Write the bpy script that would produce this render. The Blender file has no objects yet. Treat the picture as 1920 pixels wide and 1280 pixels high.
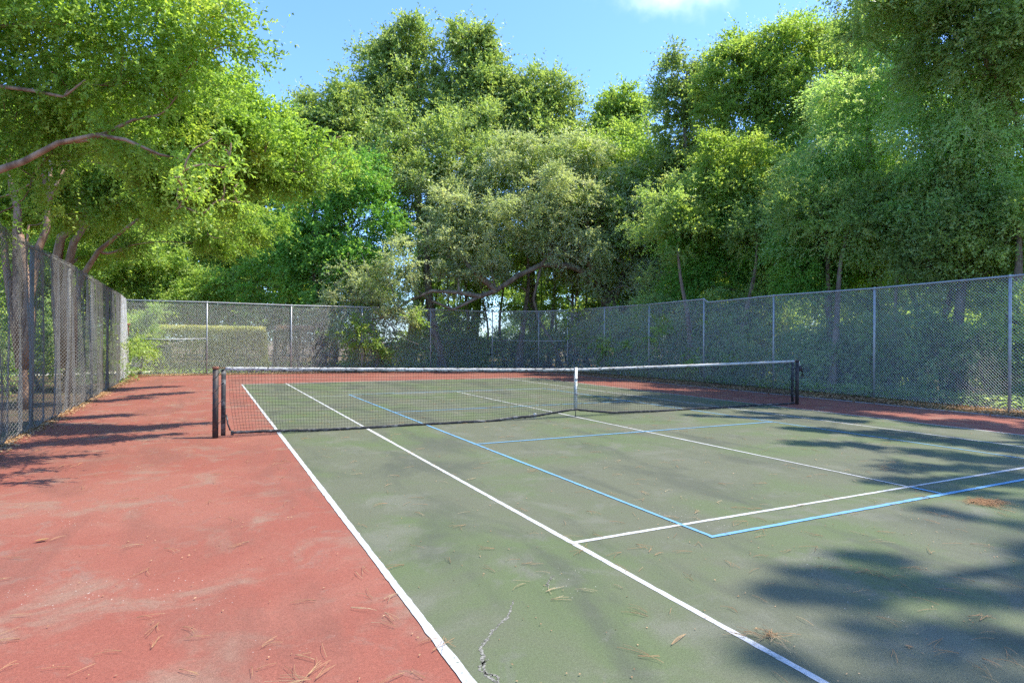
import bpy, math
import numpy as np
from mathutils import Vector, Matrix

sc = bpy.context.scene
COL = sc.collection
R = math.radians

# ------------------------------------------------------------------ camera
CX, CY, CZ, YAW, ROLL, F = -1.0265, -10.2138, 1.481, 0.46314, 0.006684, 1142.99
cam_d = bpy.data.cameras.new('camera')
cam = bpy.data.objects.new('camera', cam_d)
COL.objects.link(cam)
cam.matrix_world = (Matrix.Translation((CX, CY, CZ)) @ Matrix.Rotation(-YAW, 4, 'Z')
                    @ Matrix.Rotation(R(90), 4, 'X') @ Matrix.Rotation(ROLL, 4, 'Z'))
cam_d.sensor_width = 36
cam_d.lens = 36 * F / 1920
cam_d.clip_start = 0.05
cam_d.clip_end = 2000
sc.camera = cam

# ------------------------------------------------------------------ sky, sun, exposure
SUN_EL = R(61)
SUN_H = Vector((0.93, -0.37)).normalized()
sun_vec = Vector((SUN_H.x * math.cos(SUN_EL), SUN_H.y * math.cos(SUN_EL), math.sin(SUN_EL)))
world = bpy.data.worlds.new('World')
sc.world = world
world.use_nodes = True
wt = world.node_tree
wt.nodes.clear()
wo = wt.nodes.new('ShaderNodeOutputWorld')
bg = wt.nodes.new('ShaderNodeBackground')
sky = wt.nodes.new('ShaderNodeTexSky')
sky.sky_type = 'NISHITA'
sky.sun_disc = False
sky.sun_elevation = SUN_EL
sky.sun_rotation = math.atan2(SUN_H.x, SUN_H.y)
sky.air_density = 1.0
sky.dust_density = 0.6
sky.ozone_density = 2.2
bg.inputs['Strength'].default_value = 0.15
# a faint cloud high in the middle of the view, placed by direction
geo = wt.nodes.new('ShaderNodeTexCoord')
def wmath(op, a, b=None, c=None):
    n = wt.nodes.new('ShaderNodeMath'); n.operation = op
    for i, v in enumerate((a, b, c)):
        if v is None: continue
        if isinstance(v, (int, float)): n.inputs[i].default_value = v
        else: wt.links.new(v, n.inputs[i])
    return n.outputs[0]
sep = wt.nodes.new('ShaderNodeSeparateXYZ'); wt.links.new(geo.outputs['Generated'], sep.inputs[0])
az = wmath('ARCTAN2', sep.outputs[0], sep.outputs[1])
el = wmath('ARCSINE', sep.outputs[2])
u = wmath('DIVIDE', wmath('SUBTRACT', az, YAW + 0.278), 0.115)
v = wmath('DIVIDE', wmath('SUBTRACT', el, 0.512), 0.042)
rad = wmath('SQRT', wmath('ADD', wmath('MULTIPLY', u, u), wmath('MULTIPLY', v, v)))
nz = wt.nodes.new('ShaderNodeTexNoise'); nz.inputs['Scale'].default_value = 16; nz.inputs['Detail'].default_value = 6
wt.links.new(geo.outputs['Generated'], nz.inputs['Vector'])
dens = wmath('SUBTRACT', wmath('ADD', 0.15, wmath('MULTIPLY', nz.outputs[0], 1.9)), rad)
mrc = wt.nodes.new('ShaderNodeMapRange'); mrc.interpolation_type = 'SMOOTHSTEP'
wt.links.new(dens, mrc.inputs[0]); mrc.inputs[1].default_value = 0; mrc.inputs[2].default_value = 1.3
mrc.inputs[3].default_value = 0; mrc.inputs[4].default_value = 0.42
mixc = wt.nodes.new('ShaderNodeMix'); mixc.data_type = 'RGBA'
wt.links.new(mrc.outputs[0], mixc.inputs['Factor'])
wt.links.new(sky.outputs[0], mixc.inputs['A'])
mixc.inputs['B'].default_value = (6.0, 6.1, 6.3, 1)
tn = wt.nodes.new('ShaderNodeMix'); tn.data_type = 'RGBA'; tn.blend_type = 'MULTIPLY'; tn.inputs['Factor'].default_value = 1
wt.links.new(sky.outputs[0], tn.inputs['A']); tn.inputs['B'].default_value = (.49, .65, .93, 1)
wt.links.new(tn.outputs['Result'], mixc.inputs['A'])
wt.links.new(mixc.outputs['Result'], bg.inputs[0])
wt.links.new(bg.outputs[0], wo.inputs[0])

sun_d = bpy.data.lights.new('sun', 'SUN')
sun_d.energy = 2.7
sun_d.angle = R(0.53)
sun_d.color = (1.0, 0.95, 0.86)
sun = bpy.data.objects.new('sun', sun_d)
COL.objects.link(sun)
sun.rotation_euler = sun_vec.to_track_quat('Z', 'Y').to_euler()
sun.location = (20, -10, 40)

sc.view_settings.view_transform = 'Standard'
sc.view_settings.look = 'None'
sc.view_settings.exposure = 1.72
sc.view_settings.gamma = 1
sc.cycles.max_bounces = 8
sc.cycles.diffuse_bounces = 4
sc.cycles.glossy_bounces = 2
sc.cycles.transmission_bounces = 4
sc.cycles.sample_clamp_indirect = 6
sc.cycles.use_denoising = False

# ------------------------------------------------------------------ geometry of the view -> points in the place
_f = np.array([math.sin(YAW), math.cos(YAW), 0.0])
_r = np.array([math.cos(YAW), -math.sin(YAW), 0.0])
_u = np.array([0, 0, 1.0])
_rr = math.cos(ROLL) * _r + math.sin(ROLL) * _u
_uu = -math.sin(ROLL) * _r + math.cos(ROLL) * _u
def at(px, py, d):
    return np.array([CX, CY, CZ]) + d * (_f + (px - 960) / F * _rr - (py - 640) / F * _uu)

# ------------------------------------------------------------------ object helpers
def tag(o, label=None, cat=None, group=None, kind=None):
    if label: o['label'] = label
    if cat: o['category'] = cat
    if group: o['group'] = group
    if kind: o['kind'] = kind
    return o
def empty(name, loc, label, cat, group=None):
    o = bpy.data.objects.new(name, None)
    o.empty_display_size = 0.2
    COL.objects.link(o)
    o.location = tuple(float(c) for c in loc)
    return tag(o, label, cat, group)

class MB:
    """collects vertices and polygons of any size in numpy chunks"""
    def __init__(s): s.v = []; s.f = {}; s.n = 0
    def add(s, verts, faces, mi=0):
        verts = np.asarray(verts, float).reshape(-1, 3); faces = np.asarray(faces, int)
        s.v.append(verts)
        s.f.setdefault((faces.shape[1], mi), []).append(faces + s.n)
        s.n += len(verts)
    def box(s, lo, hi, mi=0, M=None):
        x0, y0, z0 = lo; x1, y1, z1 = hi
        v = np.array([(x0,y0,z0),(x1,y0,z0),(x1,y1,z0),(x0,y1,z0),(x0,y0,z1),(x1,y0,z1),(x1,y1,z1),(x0,y1,z1)], float)
        if M is not None:
            m = np.array(M); v = v @ m[:3, :3].T + m[:3, 3]
        s.add(v, [(0,3,2,1),(4,5,6,7),(0,1,5,4),(1,2,6,5),(2,3,7,6),(3,0,4,7)], mi)
    def tube(s, pts, rad, sides=8, cap=True, mi=0, wob=0.0, rng=None):
        pts = np.asarray(pts, float); n = len(pts)
        rad = np.broadcast_to(np.asarray(rad, float), (n,)).copy()
        t = np.gradient(pts, axis=0); t /= np.linalg.norm(t, axis=1)[:, None] + 1e-9
        ref = np.array([0.31, 0.17, 0.93]) if abs(t[0][2]) < .8 else np.array([0.93, 0.2, 0.31])
        a = np.cross(t, ref); a /= np.linalg.norm(a, axis=1)[:, None] + 1e-9
        b = np.cross(t, a)
        an = np.arange(sides) * 2 * np.pi / sides
        rr = rad[:, None] * np.ones(sides)
        if wob and rng is not None:
            rr = rr * (1 + wob * rng.standard_normal(sides)[None, :] * .6 + wob * rng.standard_normal((n, sides)) * .5)
        ring = pts[:, None, :] + rr[:, :, None] * (np.cos(an)[None, :, None] * a[:, None, :] + np.sin(an)[None, :, None] * b[:, None, :])
        i = np.arange(n - 1)[:, None] * sides; j = np.arange(sides)[None, :]; k = (j + 1) % sides
        q = np.stack([i + j, i + k, i + sides + k, i + sides + j], -1).reshape(-1, 4)
        s.add(ring.reshape(-1, 3), q, mi)
        if cap:
            base = s.n - n * sides
            s.f.setdefault((sides, mi), []).append(np.array([[base + x for x in range(sides)][::-1]]))
            s.f.setdefault((sides, mi), []).append(np.array([[base + (n - 1) * sides + x for x in range(sides)]]))
    def mesh(s, name, mats, smooth=False, attr=None):
        me = bpy.data.meshes.new(name)
        V = np.concatenate(s.v).astype(np.float32)
        loops = []; starts = []; mi = []; tot = 0
        for (sz, m), fl in s.f.items():
            fa = np.concatenate(fl)
            loops.append(fa.ravel()); starts.append(tot + np.arange(len(fa)) * sz)
            mi.append(np.full(len(fa), m)); tot += fa.size
        L = np.concatenate(loops).astype(np.int32); S = np.concatenate(starts).astype(np.int32)
        me.vertices.add(len(V)); me.vertices.foreach_set('co', V.ravel())
        me.loops.add(len(L)); me.loops.foreach_set('vertex_index', L)
        me.polygons.add(len(S)); me.polygons.foreach_set('loop_start', S)
        me.polygons.foreach_set('material_index', np.concatenate(mi).astype(np.int32))
        if smooth: me.polygons.foreach_set('use_smooth', np.ones(len(S), bool))
        me.update(calc_edges=True)
        for m in (mats if isinstance(mats, (list, tuple)) else [mats]): me.materials.append(m)
        if attr is not None:
            a = me.attributes.new('tint', 'FLOAT', 'FACE'); a.data.foreach_set('value', attr.astype(np.float32))
        return me
    def obj(s, name, mats, parent=None, smooth=False, attr=None, origin=None):
        if origin is not None:
            s.v = [x - np.asarray(origin, float) for x in s.v]
        elif parent is not None and parent.type == 'EMPTY':
            s.v = [x - np.array(parent.location) for x in s.v]
        me = s.mesh(name, mats, smooth, attr)
        o = bpy.data.objects.new(name, me); COL.objects.link(o)
        if parent is not None: o.parent = parent
        if origin is not None and parent is None: o.location = tuple(origin)
        return o

# ------------------------------------------------------------------ materials
class NT:
    def __init__(s, name):
        s.m = bpy.data.materials.new(name); s.m.use_nodes = True
        s.t = s.m.node_tree; s.t.nodes.clear()
        s.out = s.n('ShaderNodeOutputMaterial')
    def n(s, k, **kw):
        x = s.t.nodes.new(k)
        for a, b in kw.items(): setattr(x, a, b)
        return x
    def l(s, a, b): s.t.links.new(a, b)
    def set(s, sock, v):
        if isinstance(v, (int, float)): sock.default_value = v
        elif isinstance(v, (tuple, list)): sock.default_value = tuple(v) + ((1,) if len(v) == 3 and sock.type == 'RGBA' else ())
        else: s.l(v, sock)
    def math(s, op, a, b=None, clamp=False):
        x = s.n('ShaderNodeMath', operation=op, use_clamp=clamp); s.set(x.inputs[0], a)
        if b is not None: s.set(x.inputs[1], b)
        return x.outputs[0]
    def mix(s, fac, a, b, mode='MIX'):
        x = s.n('ShaderNodeMix', data_type='RGBA', blend_type=mode)
        s.set(x.inputs['Factor'], fac); s.set(x.inputs['A'], a); s.set(x.inputs['B'], b)
        return x.outputs['Result']
    def noise(s, scale, detail=4, rough=.55, vec=None, dist=0.0, sc3=None):
        x = s.n('ShaderNodeTexNoise'); x.inputs['Scale'].default_value = scale
        x.inputs['Detail'].default_value = detail; x.inputs['Roughness'].default_value = rough
        x.inputs['Distortion'].default_value = dist
        if vec is None: vec = s.pos()
        if sc3:
            mp = s.n('ShaderNodeMapping'); mp.inputs['Scale'].default_value = sc3; s.l(vec, mp.inputs[0]); vec = mp.outputs[0]
        s.l(vec, x.inputs['Vector']); return x.outputs[0]
    def pos(s):
        if not hasattr(s, '_p'):
            m = s.n('ShaderNodeMapping'); m.inputs['Location'].default_value = (11.37, 7.73, 5.413)
            s.l(s.n('ShaderNodeNewGeometry').outputs['Position'], m.inputs[0]); s._p = m.outputs[0]
        return s._p
    def ramp(s, v, lo, hi, a=0.0, b=1.0):
        x = s.n('ShaderNodeMapRange', interpolation_type='SMOOTHSTEP'); s.set(x.inputs[0], v)
        for i, q in enumerate((lo, hi, a, b)): x.inputs[i + 1].default_value = q
        return x.outputs[0]
    def princ(s, col, rough=.6, metal=0.0, spec=.5, normal=None):
        x = s.n('ShaderNodeBsdfPrincipled'); s.set(x.inputs['Base Color'], col); s.set(x.inputs['Roughness'], rough)
        x.inputs['Metallic'].default_value = metal; x.inputs['Specular IOR Level'].default_value = spec
        if normal is not None: s.l(normal, x.inputs['Normal'])
        return x.outputs[0]
    def bump(s, h, strength=.3, dist=.01):
        x = s.n('ShaderNodeBump'); s.l(h, x.inputs['Height']); x.inputs['Strength'].default_value = strength
        x.inputs['Distance'].default_value = dist; return x.outputs[0]
    def done(s, sh): s.l(sh, s.out.inputs[0]); return s.m

def leaf_mat(name, c1, c2, tr=.35, rough=.42, spec=.5, c3=None, k=1.45):
    tr = min(.6, tr + .13) if tr > .15 else tr; spec *= .7
    c3 = c3 or tuple(x * .7 for x in c1)
    c1, c2, c3 = [tuple(x * k for x in c) for c in (c1, c2, c3)]
    t = NT(name)
    a = t.n('ShaderNodeAttribute', attribute_name='tint').outputs['Fac']
    col = t.mix(a, c1, c2)
    big = t.ramp(t.noise(.55, 2), .35, .65)
    col = t.mix(t.math('MULTIPLY', big, .7), col, c3)
    col = t.mix(t.ramp(t.noise(1.6, 3, .6), .50, .68, 0, .55), col, tuple(min(.6, x * 1.12) for x in c2))
    p = t.princ(col, rough, 0, spec)
    trn = t.n('ShaderNodeBsdfTranslucent')
    t.l(t.mix(1.0, col, (1.25, 1.2, .60), 'MULTIPLY'), trn.inputs[0])
    mx = t.n('ShaderNodeMixShader'); mx.inputs[0].default_value = tr
    t.l(p, mx.inputs[1]); t.l(trn.outputs[0], mx.inputs[2])
    return t.done(mx.outputs[0])
def bark_mat(name, c1, c2, sc=6, st=.6):
    t = NT(name)
    n1 = t.noise(sc, 6, .65, sc3=(1, 1, .22)); n2 = t.noise(sc * 6, 3)
    col = t.mix(t.ramp(n1, .35, .65), c1, c2)
    col = t.mix(t.ramp(t.noise(1.3, 3), .5, .7, 0, .5), col, tuple(x * 1.35 for x in c2))
    return t.done(t.princ(col, .85, 0, .2, t.bump(t.math('ADD', n1, t.math('MULTIPLY', n2, .3)), st, .04)))
def metal_mat(name, c, rough=.45, metal=.55, stain=.25):
    t = NT(name)
    n1 = t.noise(9, 5)
    col = t.mix(t.ramp(n1, .4, .75, 0, stain), c, (c[0] * .45, c[1] * .4, c[2] * .35))
    return t.done(t.princ(col, rough, metal, .5))

M_LEAF = {
 'myrtle': leaf_mat('myrtle_leaves', (.190, .310, .050), (.330, .450, .090), .50, .42, .40, (.14, .24, .045)),
 'broad': leaf_mat('broad_leaves', (.185, .275, .080), (.330, .410, .140), .42, .38, .55, (.12, .18, .055)),
 'lime': leaf_mat('lime_leaves', (.195, .310, .065), (.345, .430, .120), .45, .42, .4, (.15, .25, .045)),
 'bright': leaf_mat('vine_leaves', (.145, .310, .060), (.260, .430, .090), .40, .42, .4, (.10, .24, .05)),
 'oak': leaf_mat('oak_leaves', (.290, .345, .185), (.440, .490, .290), .42, .42, .5, (.24, .31, .14)),
 'cool': leaf_mat('cool_leaves', (.250, .390, .140), (.400, .540, .230), .45, .40, .5, (.19, .34, .11)),
 'dark': leaf_mat('dark_leaves', (.220, .330, .100), (.360, .460, .160), .45, .38, .5, (.13, .22, .07)),
 'hedge': leaf_mat('hedge_leaves', (.140, .185, .065), (.260, .300, .110), .3, .5, .3, (.17, .18, .08)),
 'pinktop': leaf_mat('pinkish_shoots', (.42, .26, .16), (.55, .38, .22), .3, .5, .3, (.36, .30, .12)),
 'hedgetop': leaf_mat('hedge_lit_top', (.42, .44, .12), (.55, .48, .20), .3, .5, .3, (.36, .42, .10)),  # paler leaves: the sunlight on the long hedge's top is put into the colour
 'ivy': leaf_mat('ivy_leaves', (.240, .360, .110), (.370, .490, .180), .45, .45, .4, (.15, .27, .11)),
 'forest': leaf_mat('forest_leaves', (.215, .340, .080), (.350, .450, .140), .48, .45, .3, (.16, .26, .055)),
 'pine': leaf_mat('pine_needles_live', (.03, .06, .02), (.05, .09, .03), .1, .6, .3),
}
M_BARK = bark_mat('grey_bark', (.100, .080, .055), (.26, .21, .145))
M_BARKW = bark_mat('brown_bark', (.12, .085, .058), (.27, .20, .145))
M_MYRT = bark_mat('smooth_tan_bark', (.170, .095, .055), (.380, .250, .160), 7, .5)
M_TWIG = bark_mat('bare_twig_bark', (.28, .25, .21), (.42, .39, .33), 8, .2)

def court_mat(name, base, alt, pale, dark, kind):
    base, alt, pale, dark = [tuple(x * .90 for x in c) for c in (base, alt, pale, dark)]
    t = NT(name)
    n1 = t.noise(.55, 5, .6, dist=.6); n2 = t.noise(1.7, 6, .65, dist=.4); n3 = t.noise(.23, 3)
    n4 = t.noise(5, 5, .7); fine = t.noise(230, 2, .8); mid = t.noise(38, 4, .75)
    strk = t.noise(1.1, 5, .6, sc3=(1.0, .35, 1), dist=.5)
    col = t.mix(t.ramp(n1, .42, .62), base, alt)
    col = t.mix(t.ramp(n2, .50, .68, 0, .85), col, pale)
    col = t.mix(t.ramp(strk, .48, .66, 0, .75), col, dark)
    blot = t.noise(2.6, 6, .7, dist=1.0)
    col = t.mix(t.ramp(blot, .56, .70, 0, .5), col, tuple(x * .8 + .02 for x in pale))
    col = t.mix(t.ramp(n4, .55, .75, 0, .2), col, pale)
    col = t.mix(t.ramp(mid, .60, .78, 0, .35), col, pale)
    col = t.mix(1.0, col, t.mix(t.ramp(fine, .25, .75), (.62, .62, .62), (1.36, 1.36, 1.36)), 'MULTIPLY')
    g2 = t.noise(75, 5, .85)
    col = t.mix(1.0, col, t.mix(t.ramp(g2, .3, .7), (.80, .79, .78), (1.2, 1.2, 1.2)), 'MULTIPLY')
    st = t.noise(14, 6, .75, sc3=(1, .5, 1), dist=1.5)
    col = t.mix(t.ramp(st, .60, .66, 0, .35), col, dark)
    sp = t.n('ShaderNodeTexVoronoi'); sp.inputs['Scale'].default_value = 26; t.l(t.pos(), sp.inputs['Vector'])
    chip = t.math('MULTIPLY', t.ramp(sp.outputs['Distance'], .10, .06), t.ramp(t.noise(.9, 3), .56, .66))
    col = t.mix(chip, col, (.55, .50, .42))
    h = t.math('ADD', fine, t.math('MULTIPLY', mid, .6))
    return t.done(t.princ(col, .82, 0, .28, t.bump(h, .35, .004)))
M_GREEN = court_mat('green_court_paint', (.114, .120, .070), (.100, .128, .052), (.142, .144, .096), (.074, .080, .052), 'g')
M_RED = court_mat('red_court_paint', (.248, .078, .048), (.268, .098, .062), (.242, .145, .096), (.195, .075, .048), 'r')

def line_mat(name, c):
    t = NT(name)
    w = t.math('ADD', t.math('MULTIPLY', t.ramp(t.noise(45, 6, .85), .54, .62), .9),
               t.math('MULTIPLY', t.ramp(t.noise(3.2, 6, .75), .55, .72), .6), True)
    col = t.mix(w, c, (.14, .16, .11))
    col = t.mix(t.ramp(t.noise(1.1, 3), .4, .7, 0, .2), col, tuple(x * .75 for x in c))
    return t.done(t.princ(col, .7, 0, .3, t.bump(t.noise(230, 2, .8), .3, .003)))
M_WHITE = line_mat('white_line_paint', (.47, .465, .43))
M_BLUE = line_mat('blue_line_paint', (.13, .30, .44))

t = NT('leaf_litter_soil')
n1 = t.noise(1.2, 6); n2 = t.noise(28, 5, .8); n3 = t.noise(6, 4)
c = t.mix(t.ramp(n2, .35, .65), (.085, .060, .038), (.250, .175, .110))
c = t.mix(t.ramp(n1, .48, .66, 0, .7), c, (.10, .13, .045))
c = t.mix(t.ramp(n3, .6, .75, 0, .6), c, (.34, .24, .15))
M_SOIL = t.done(t.princ(c, .95, 0, .1, t.bump(n2, .8, .05)))
t = NT('bare_asphalt')
c = t.mix(t.ramp(t.noise(40, 4, .8), .35, .65), (.20, .195, .185), (.32, .31, .29))
M_ASPH = t.done(t.princ(c, .9, 0, .2, t.bump(t.noise(180, 2), .4, .005)))
t = NT('pale_gravel')
c = t.mix(t.ramp(t.noise(14, 6, .8), .35, .65), (.36, .33, .28), (.60, .57, .50))
M_GRAVEL = t.done(t.princ(c, .95, 0, .1))

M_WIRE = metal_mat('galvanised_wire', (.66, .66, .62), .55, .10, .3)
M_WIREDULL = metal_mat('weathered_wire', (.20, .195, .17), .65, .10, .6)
M_POST = metal_mat('galvanised_post', (.42, .43, .41), .5, .3, .45)
M_CORD = NT('black_net_cord'); M_CORD = M_CORD.done(M_CORD.princ((.018, .018, .017), .8))
t = NT('net_post_paint')
M_NPOST = t.done(t.princ(t.mix(t.ramp(t.noise(14, 5, .7), .5, .7), (.035, .030, .026), (.11, .055, .035)), .6, 0, .4))
t = NT('black_vinyl')
M_VINYL = t.done(t.princ(t.mix(t.ramp(t.noise(12, 5, .7, sc3=(.5, 1, 1)), .5, .68), (.025, .024, .023), (.16, .155, .14)), .7, 0, .4))
t = NT('weathered_net_band')
sx = t.n('ShaderNodeSeparateXYZ'); t.l(t.pos(), sx.inputs[0])
wear = t.ramp(sx.outputs[0], 8.6 + 11.37, 6.8 + 11.37)
nn = t.noise(7, 6, .75, sc3=(1.5, 1, 4), dist=1.2)
bl = t.math('MULTIPLY', t.ramp(nn, .50, .58), wear)
M_BAND = t.done(t.princ(t.mix(bl, t.mix(t.ramp(t.noise(4, 3), .4, .7), (.52, .51, .46), (.38, .36, .31)), (.09, .085, .07)), .8, 0, .2, t.bump(nn, .5, .01)))
t = NT('rust')
M_RUST = t.done(t.princ(t.mix(t.ramp(t.noise(30, 4), .4, .6), (.30, .10, .04), (.16, .07, .04)), .8))
t = NT('strap_webbing')
M_STRAP = t.done(t.princ(t.mix(t.ramp(t.noise(16, 4), .5, .7), (.66, .65, .56), (.45, .42, .32)), .8))

# ------------------------------------------------------------------ ground and court (the setting)
def sheet(name, x0, y0, x1, y1, z, mat, nx=1, ny=1, jit=None):
    b = MB()
    xs = np.linspace(x0, x1, nx + 1); ys = np.linspace(y0, y1, ny + 1)
    X, Y = np.meshgrid(xs, ys, indexing='ij'); Z = np.full_like(X, z)
    if jit is not None: X, Y, Z = jit(X, Y, Z)
    i, j = np.meshgrid(np.arange(nx), np.arange(ny), indexing='ij'); a = (i * (ny + 1) + j).ravel()
    b.add(np.stack([X, Y, Z], -1).reshape(-1, 3), np.stack([a, a + ny + 1, a + ny + 2, a + 1], -1))
    return tag(b.obj(name, mat), kind='structure')
sheet('ground', -600, -600, 600, 600, -0.03, M_SOIL)
def ragged(X, Y, Z):
    r = np.random.default_rng(3)
    e = (X == X.max()); X = X + np.where(e, np.cumsum(r.normal(0, .012, X.shape), 1) * .25 + r.normal(0, .015, X.shape), 0)
    e = (X == X.min()); X = X + np.where(e, r.normal(0, .03, X.shape), 0)
    return X, Y, Z
sheet('asphalt_margin', -3.62, -22, 14.02, 18.32, -0.012, M_ASPH, 1, 160, ragged)
sheet('red_court_surround', -3.50, -22, 13.74, 18.15, -0.004, M_RED, 1, 160, ragged)
sheet('green_court_surface', -0.02, -11.9, 10.99, 11.9, 0.0, M_GREEN)
sheet('gravel_path', -9, 20.3, -2.2, 23.5, -0.02, M_GRAVEL)

LW = .043
def line(p, q, mat, w=LW, z=.004, name='court_line'):
    b = MB(); p = np.array(p, float); q = np.array(q, float); d = q - p; L = np.hypot(*d); d /= L; n = np.array([-d[1], d[0]]) * w / 2
    k = max(2, int(L / .06)); r = np.random.default_rng(int(abs(p[0] * 91 + p[1] * 37 + q[0] * 11) * 10) + 1)
    ts = np.linspace(0, L, k)
    wav = np.interp(ts, np.linspace(0, L, max(3, int(L / .8))), r.normal(0, .0025, max(3, int(L / .8))))
    e1 = wav + r.normal(0, .0016, k); e2 = wav + r.normal(0, .0016, k)
    c = p[None] + d[None] * ts[:, None]; nn = n / (w / 2)
    A = c + nn * (w / 2 + e1)[:, None]; B = c - nn * (w / 2 + e2)[:, None]
    V = np.zeros((2 * k, 3)); V[:k, :2] = A; V[k:, :2] = B; V[:, 2] = z * .35
    i = np.arange(k - 1); b.add(V, np.stack([i + k, i + k + 1, i + 1, i], -1))
    return tag(b.obj(name, mat), kind='structure')
BL = 11.885
line((0, -BL), (0, BL), M_WHITE, .050)
line((10.973, -BL), (10.973, BL), M_WHITE)
line((1.395, -BL), (1.372, BL), M_WHITE, .045, .006)
line((9.60, -BL), (9.60, BL), M_WHITE, LW, .006)
line((0, BL), (10.973, BL), M_WHITE, .06, .008)
line((0, -BL), (10.973, -BL), M_WHITE, .09, .008)
line((1.37, -6.40), (9.60, -6.40), M_WHITE, LW, .010)
line((1.37, 6.40), (9.60, 6.40), M_WHITE, LW, .010)
line((5.486, -6.40), (5.486, 6.40), M_WHITE, .037, .012)
for xx in (2.43, 8.50):
    line((xx, -6.72), (xx, -2.15), M_BLUE, .042, .014, 'blue_court_line'); line((xx, 2.15), (xx, 6.60), M_BLUE, .042, .014, 'blue_court_line')
    line((xx, -2.15), (xx, 2.15), M_BLUE, .042, .014, 'blue_court_line')
line((2.405, -6.74), (8.52, -6.74), M_BLUE, .050, .016, 'blue_court_line')
line((2.405, 6.66), (8.52, 6.66), M_BLUE, .042, .016, 'blue_court_line')
line((5.49, -6.71), (5.49, -6.43), M_BLUE, .045, .018, 'blue_court_line')
line((2.43, -2.15), (8.50, -2.15), M_BLUE, .042, .018, 'blue_court_line')
line((2.43, 2.15), (8.50, 2.15), M_BLUE, .042, .018, 'blue_court_line')

# crack in the green surface
def crack(pts, w, seed, mat, name):
    r = np.random.default_rng(seed); pts = np.array(pts, float)
    tt = np.linspace(0, len(pts) - 1, 70); c = np.stack([np.interp(tt, range(len(pts)), pts[:, k]) for k in (0, 1)], 1)
    c += np.cumsum(r.normal(0, .0035, c.shape), 0) * .6 + r.normal(0, .003, c.shape)
    ww = w * (.25 + r.random(70)) * np.sin(np.linspace(.12, 3.0, 70)) ** .5
    d = np.gradient(c, axis=0); d /= np.linalg.norm(d, axis=1)[:, None]; n = np.stack([-d[:, 1], d[:, 0]], 1)
    V = np.zeros((140, 3)); V[:70, :2] = c + n * ww[:, None]; V[70:, :2] = c - n * ww[:, None]; V[:, 2] = .0012
    i = np.arange(69); b = MB(); b.add(V, np.stack([i + 70, i + 71, i + 1, i], -1)); return tag(b.obj(name, mat), kind='structure')
t = NT('crumbled_crack'); cn = t.noise(90, 3, .8)
M_CRACK = t.done(t.princ(t.mix(t.ramp(cn, .45, .56), (.085, .082, .065), (.24, .23, .185)), .9, 0, .1))
crack([(.55, -7.10), (.42, -7.28), (.30, -7.38), (.16, -7.50), (.13, -7.62), (.10, -7.72), (.14, -7.85)], .011, 5, M_CRACK, 'pavement_crack')
crack([(.16, -7.62), (.10, -7.70), (.13, -7.79), (.05, -7.9)], .007, 8, M_CRACK, 'pavement_crack')
crack([(.95, -6.88), (.88, -6.98), (.84, -7.06)], .006, 9, M_CRACK, 'pavement_crack')

# ------------------------------------------------------------------ chain link fences
PIT = .0707
def chainlink(p0, p1, z0a, z0b, z1a, z1b, r=.0024, wave=None, over=.03, seg=.16, out=None):
    """real diagonal wires in both directions between p0 and p1"""
    p0 = np.array(p0, float); p1 = np.array(p1, float); L = np.hypot(*(p1 - p0)); d = (p1 - p0) / L; n = np.array([-d[1], d[0]])
    H = max(z1a - z0a, z1b - z0b) + over + .02
    b = out or MB()
    for sgn in (1, -1):
        k0 = -H if sgn > 0 else 0.0; k1 = L if sgn > 0 else L + H
        for s0 in np.arange(k0, k1, PIT):
            # s = s0 + sgn*h ; h in [0,H]
            if sgn > 0: ha, hb = max(0, -s0), min(H, L - s0)
            else: ha, hb = max(0, s0 - L), min(H, s0)
            if hb - ha < .02: continue
            m = max(2, int((hb - ha) / seg) + 1)
            h = np.linspace(ha, hb, m); s = s0 + sgn * h; f = s / L
            zb = z0a + (z0b - z0a) * f; zt = z1a + (z1b - z1a) * f + over
            z = zb + (zt - zb) * h / H
            off = np.full(m, .0022 * sgn)
            if wave is not None:
                dn, ds = wave(s, h); off = off + dn; s = s + ds
            P = np.zeros((m, 3)); P[:, :2] = p0 + d * s[:, None] + n * off[:, None]; P[:, 2] = z
            b.tube(P, r, 3, cap=False)
    return b
def post(parent, x, y, z, r=.03, mat=None, cap=True, z0=-.05, name='post'):
    b = MB(); b.tube([(x, y, z0), (x, y, z * .5), (x, y, z)], r, 12)
    o = b.obj(name, mat or M_POST, parent, smooth=False)
    if cap:
        c = MB(); c.tube([(x, y, z - .03), (x, y, z + .005), (x, y, z + .025), (x, y, z + .04)], [r * 1.25, r * 1.3, r * 1.0, r * .3], 12)
        c.v = [q - np.array(parent.location) for q in c.v]
        me = c.mesh('post_cap', mat or M_POST); oc = bpy.data.objects.new('post_cap', me); COL.objects.link(oc); oc.parent = o
    return o
def rail(parent, pts, r=.021, name='top_rail', mat=None):
    b = MB(); b.tube(pts, r, 10); return b.obj(name, mat or M_POST, parent)

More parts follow.
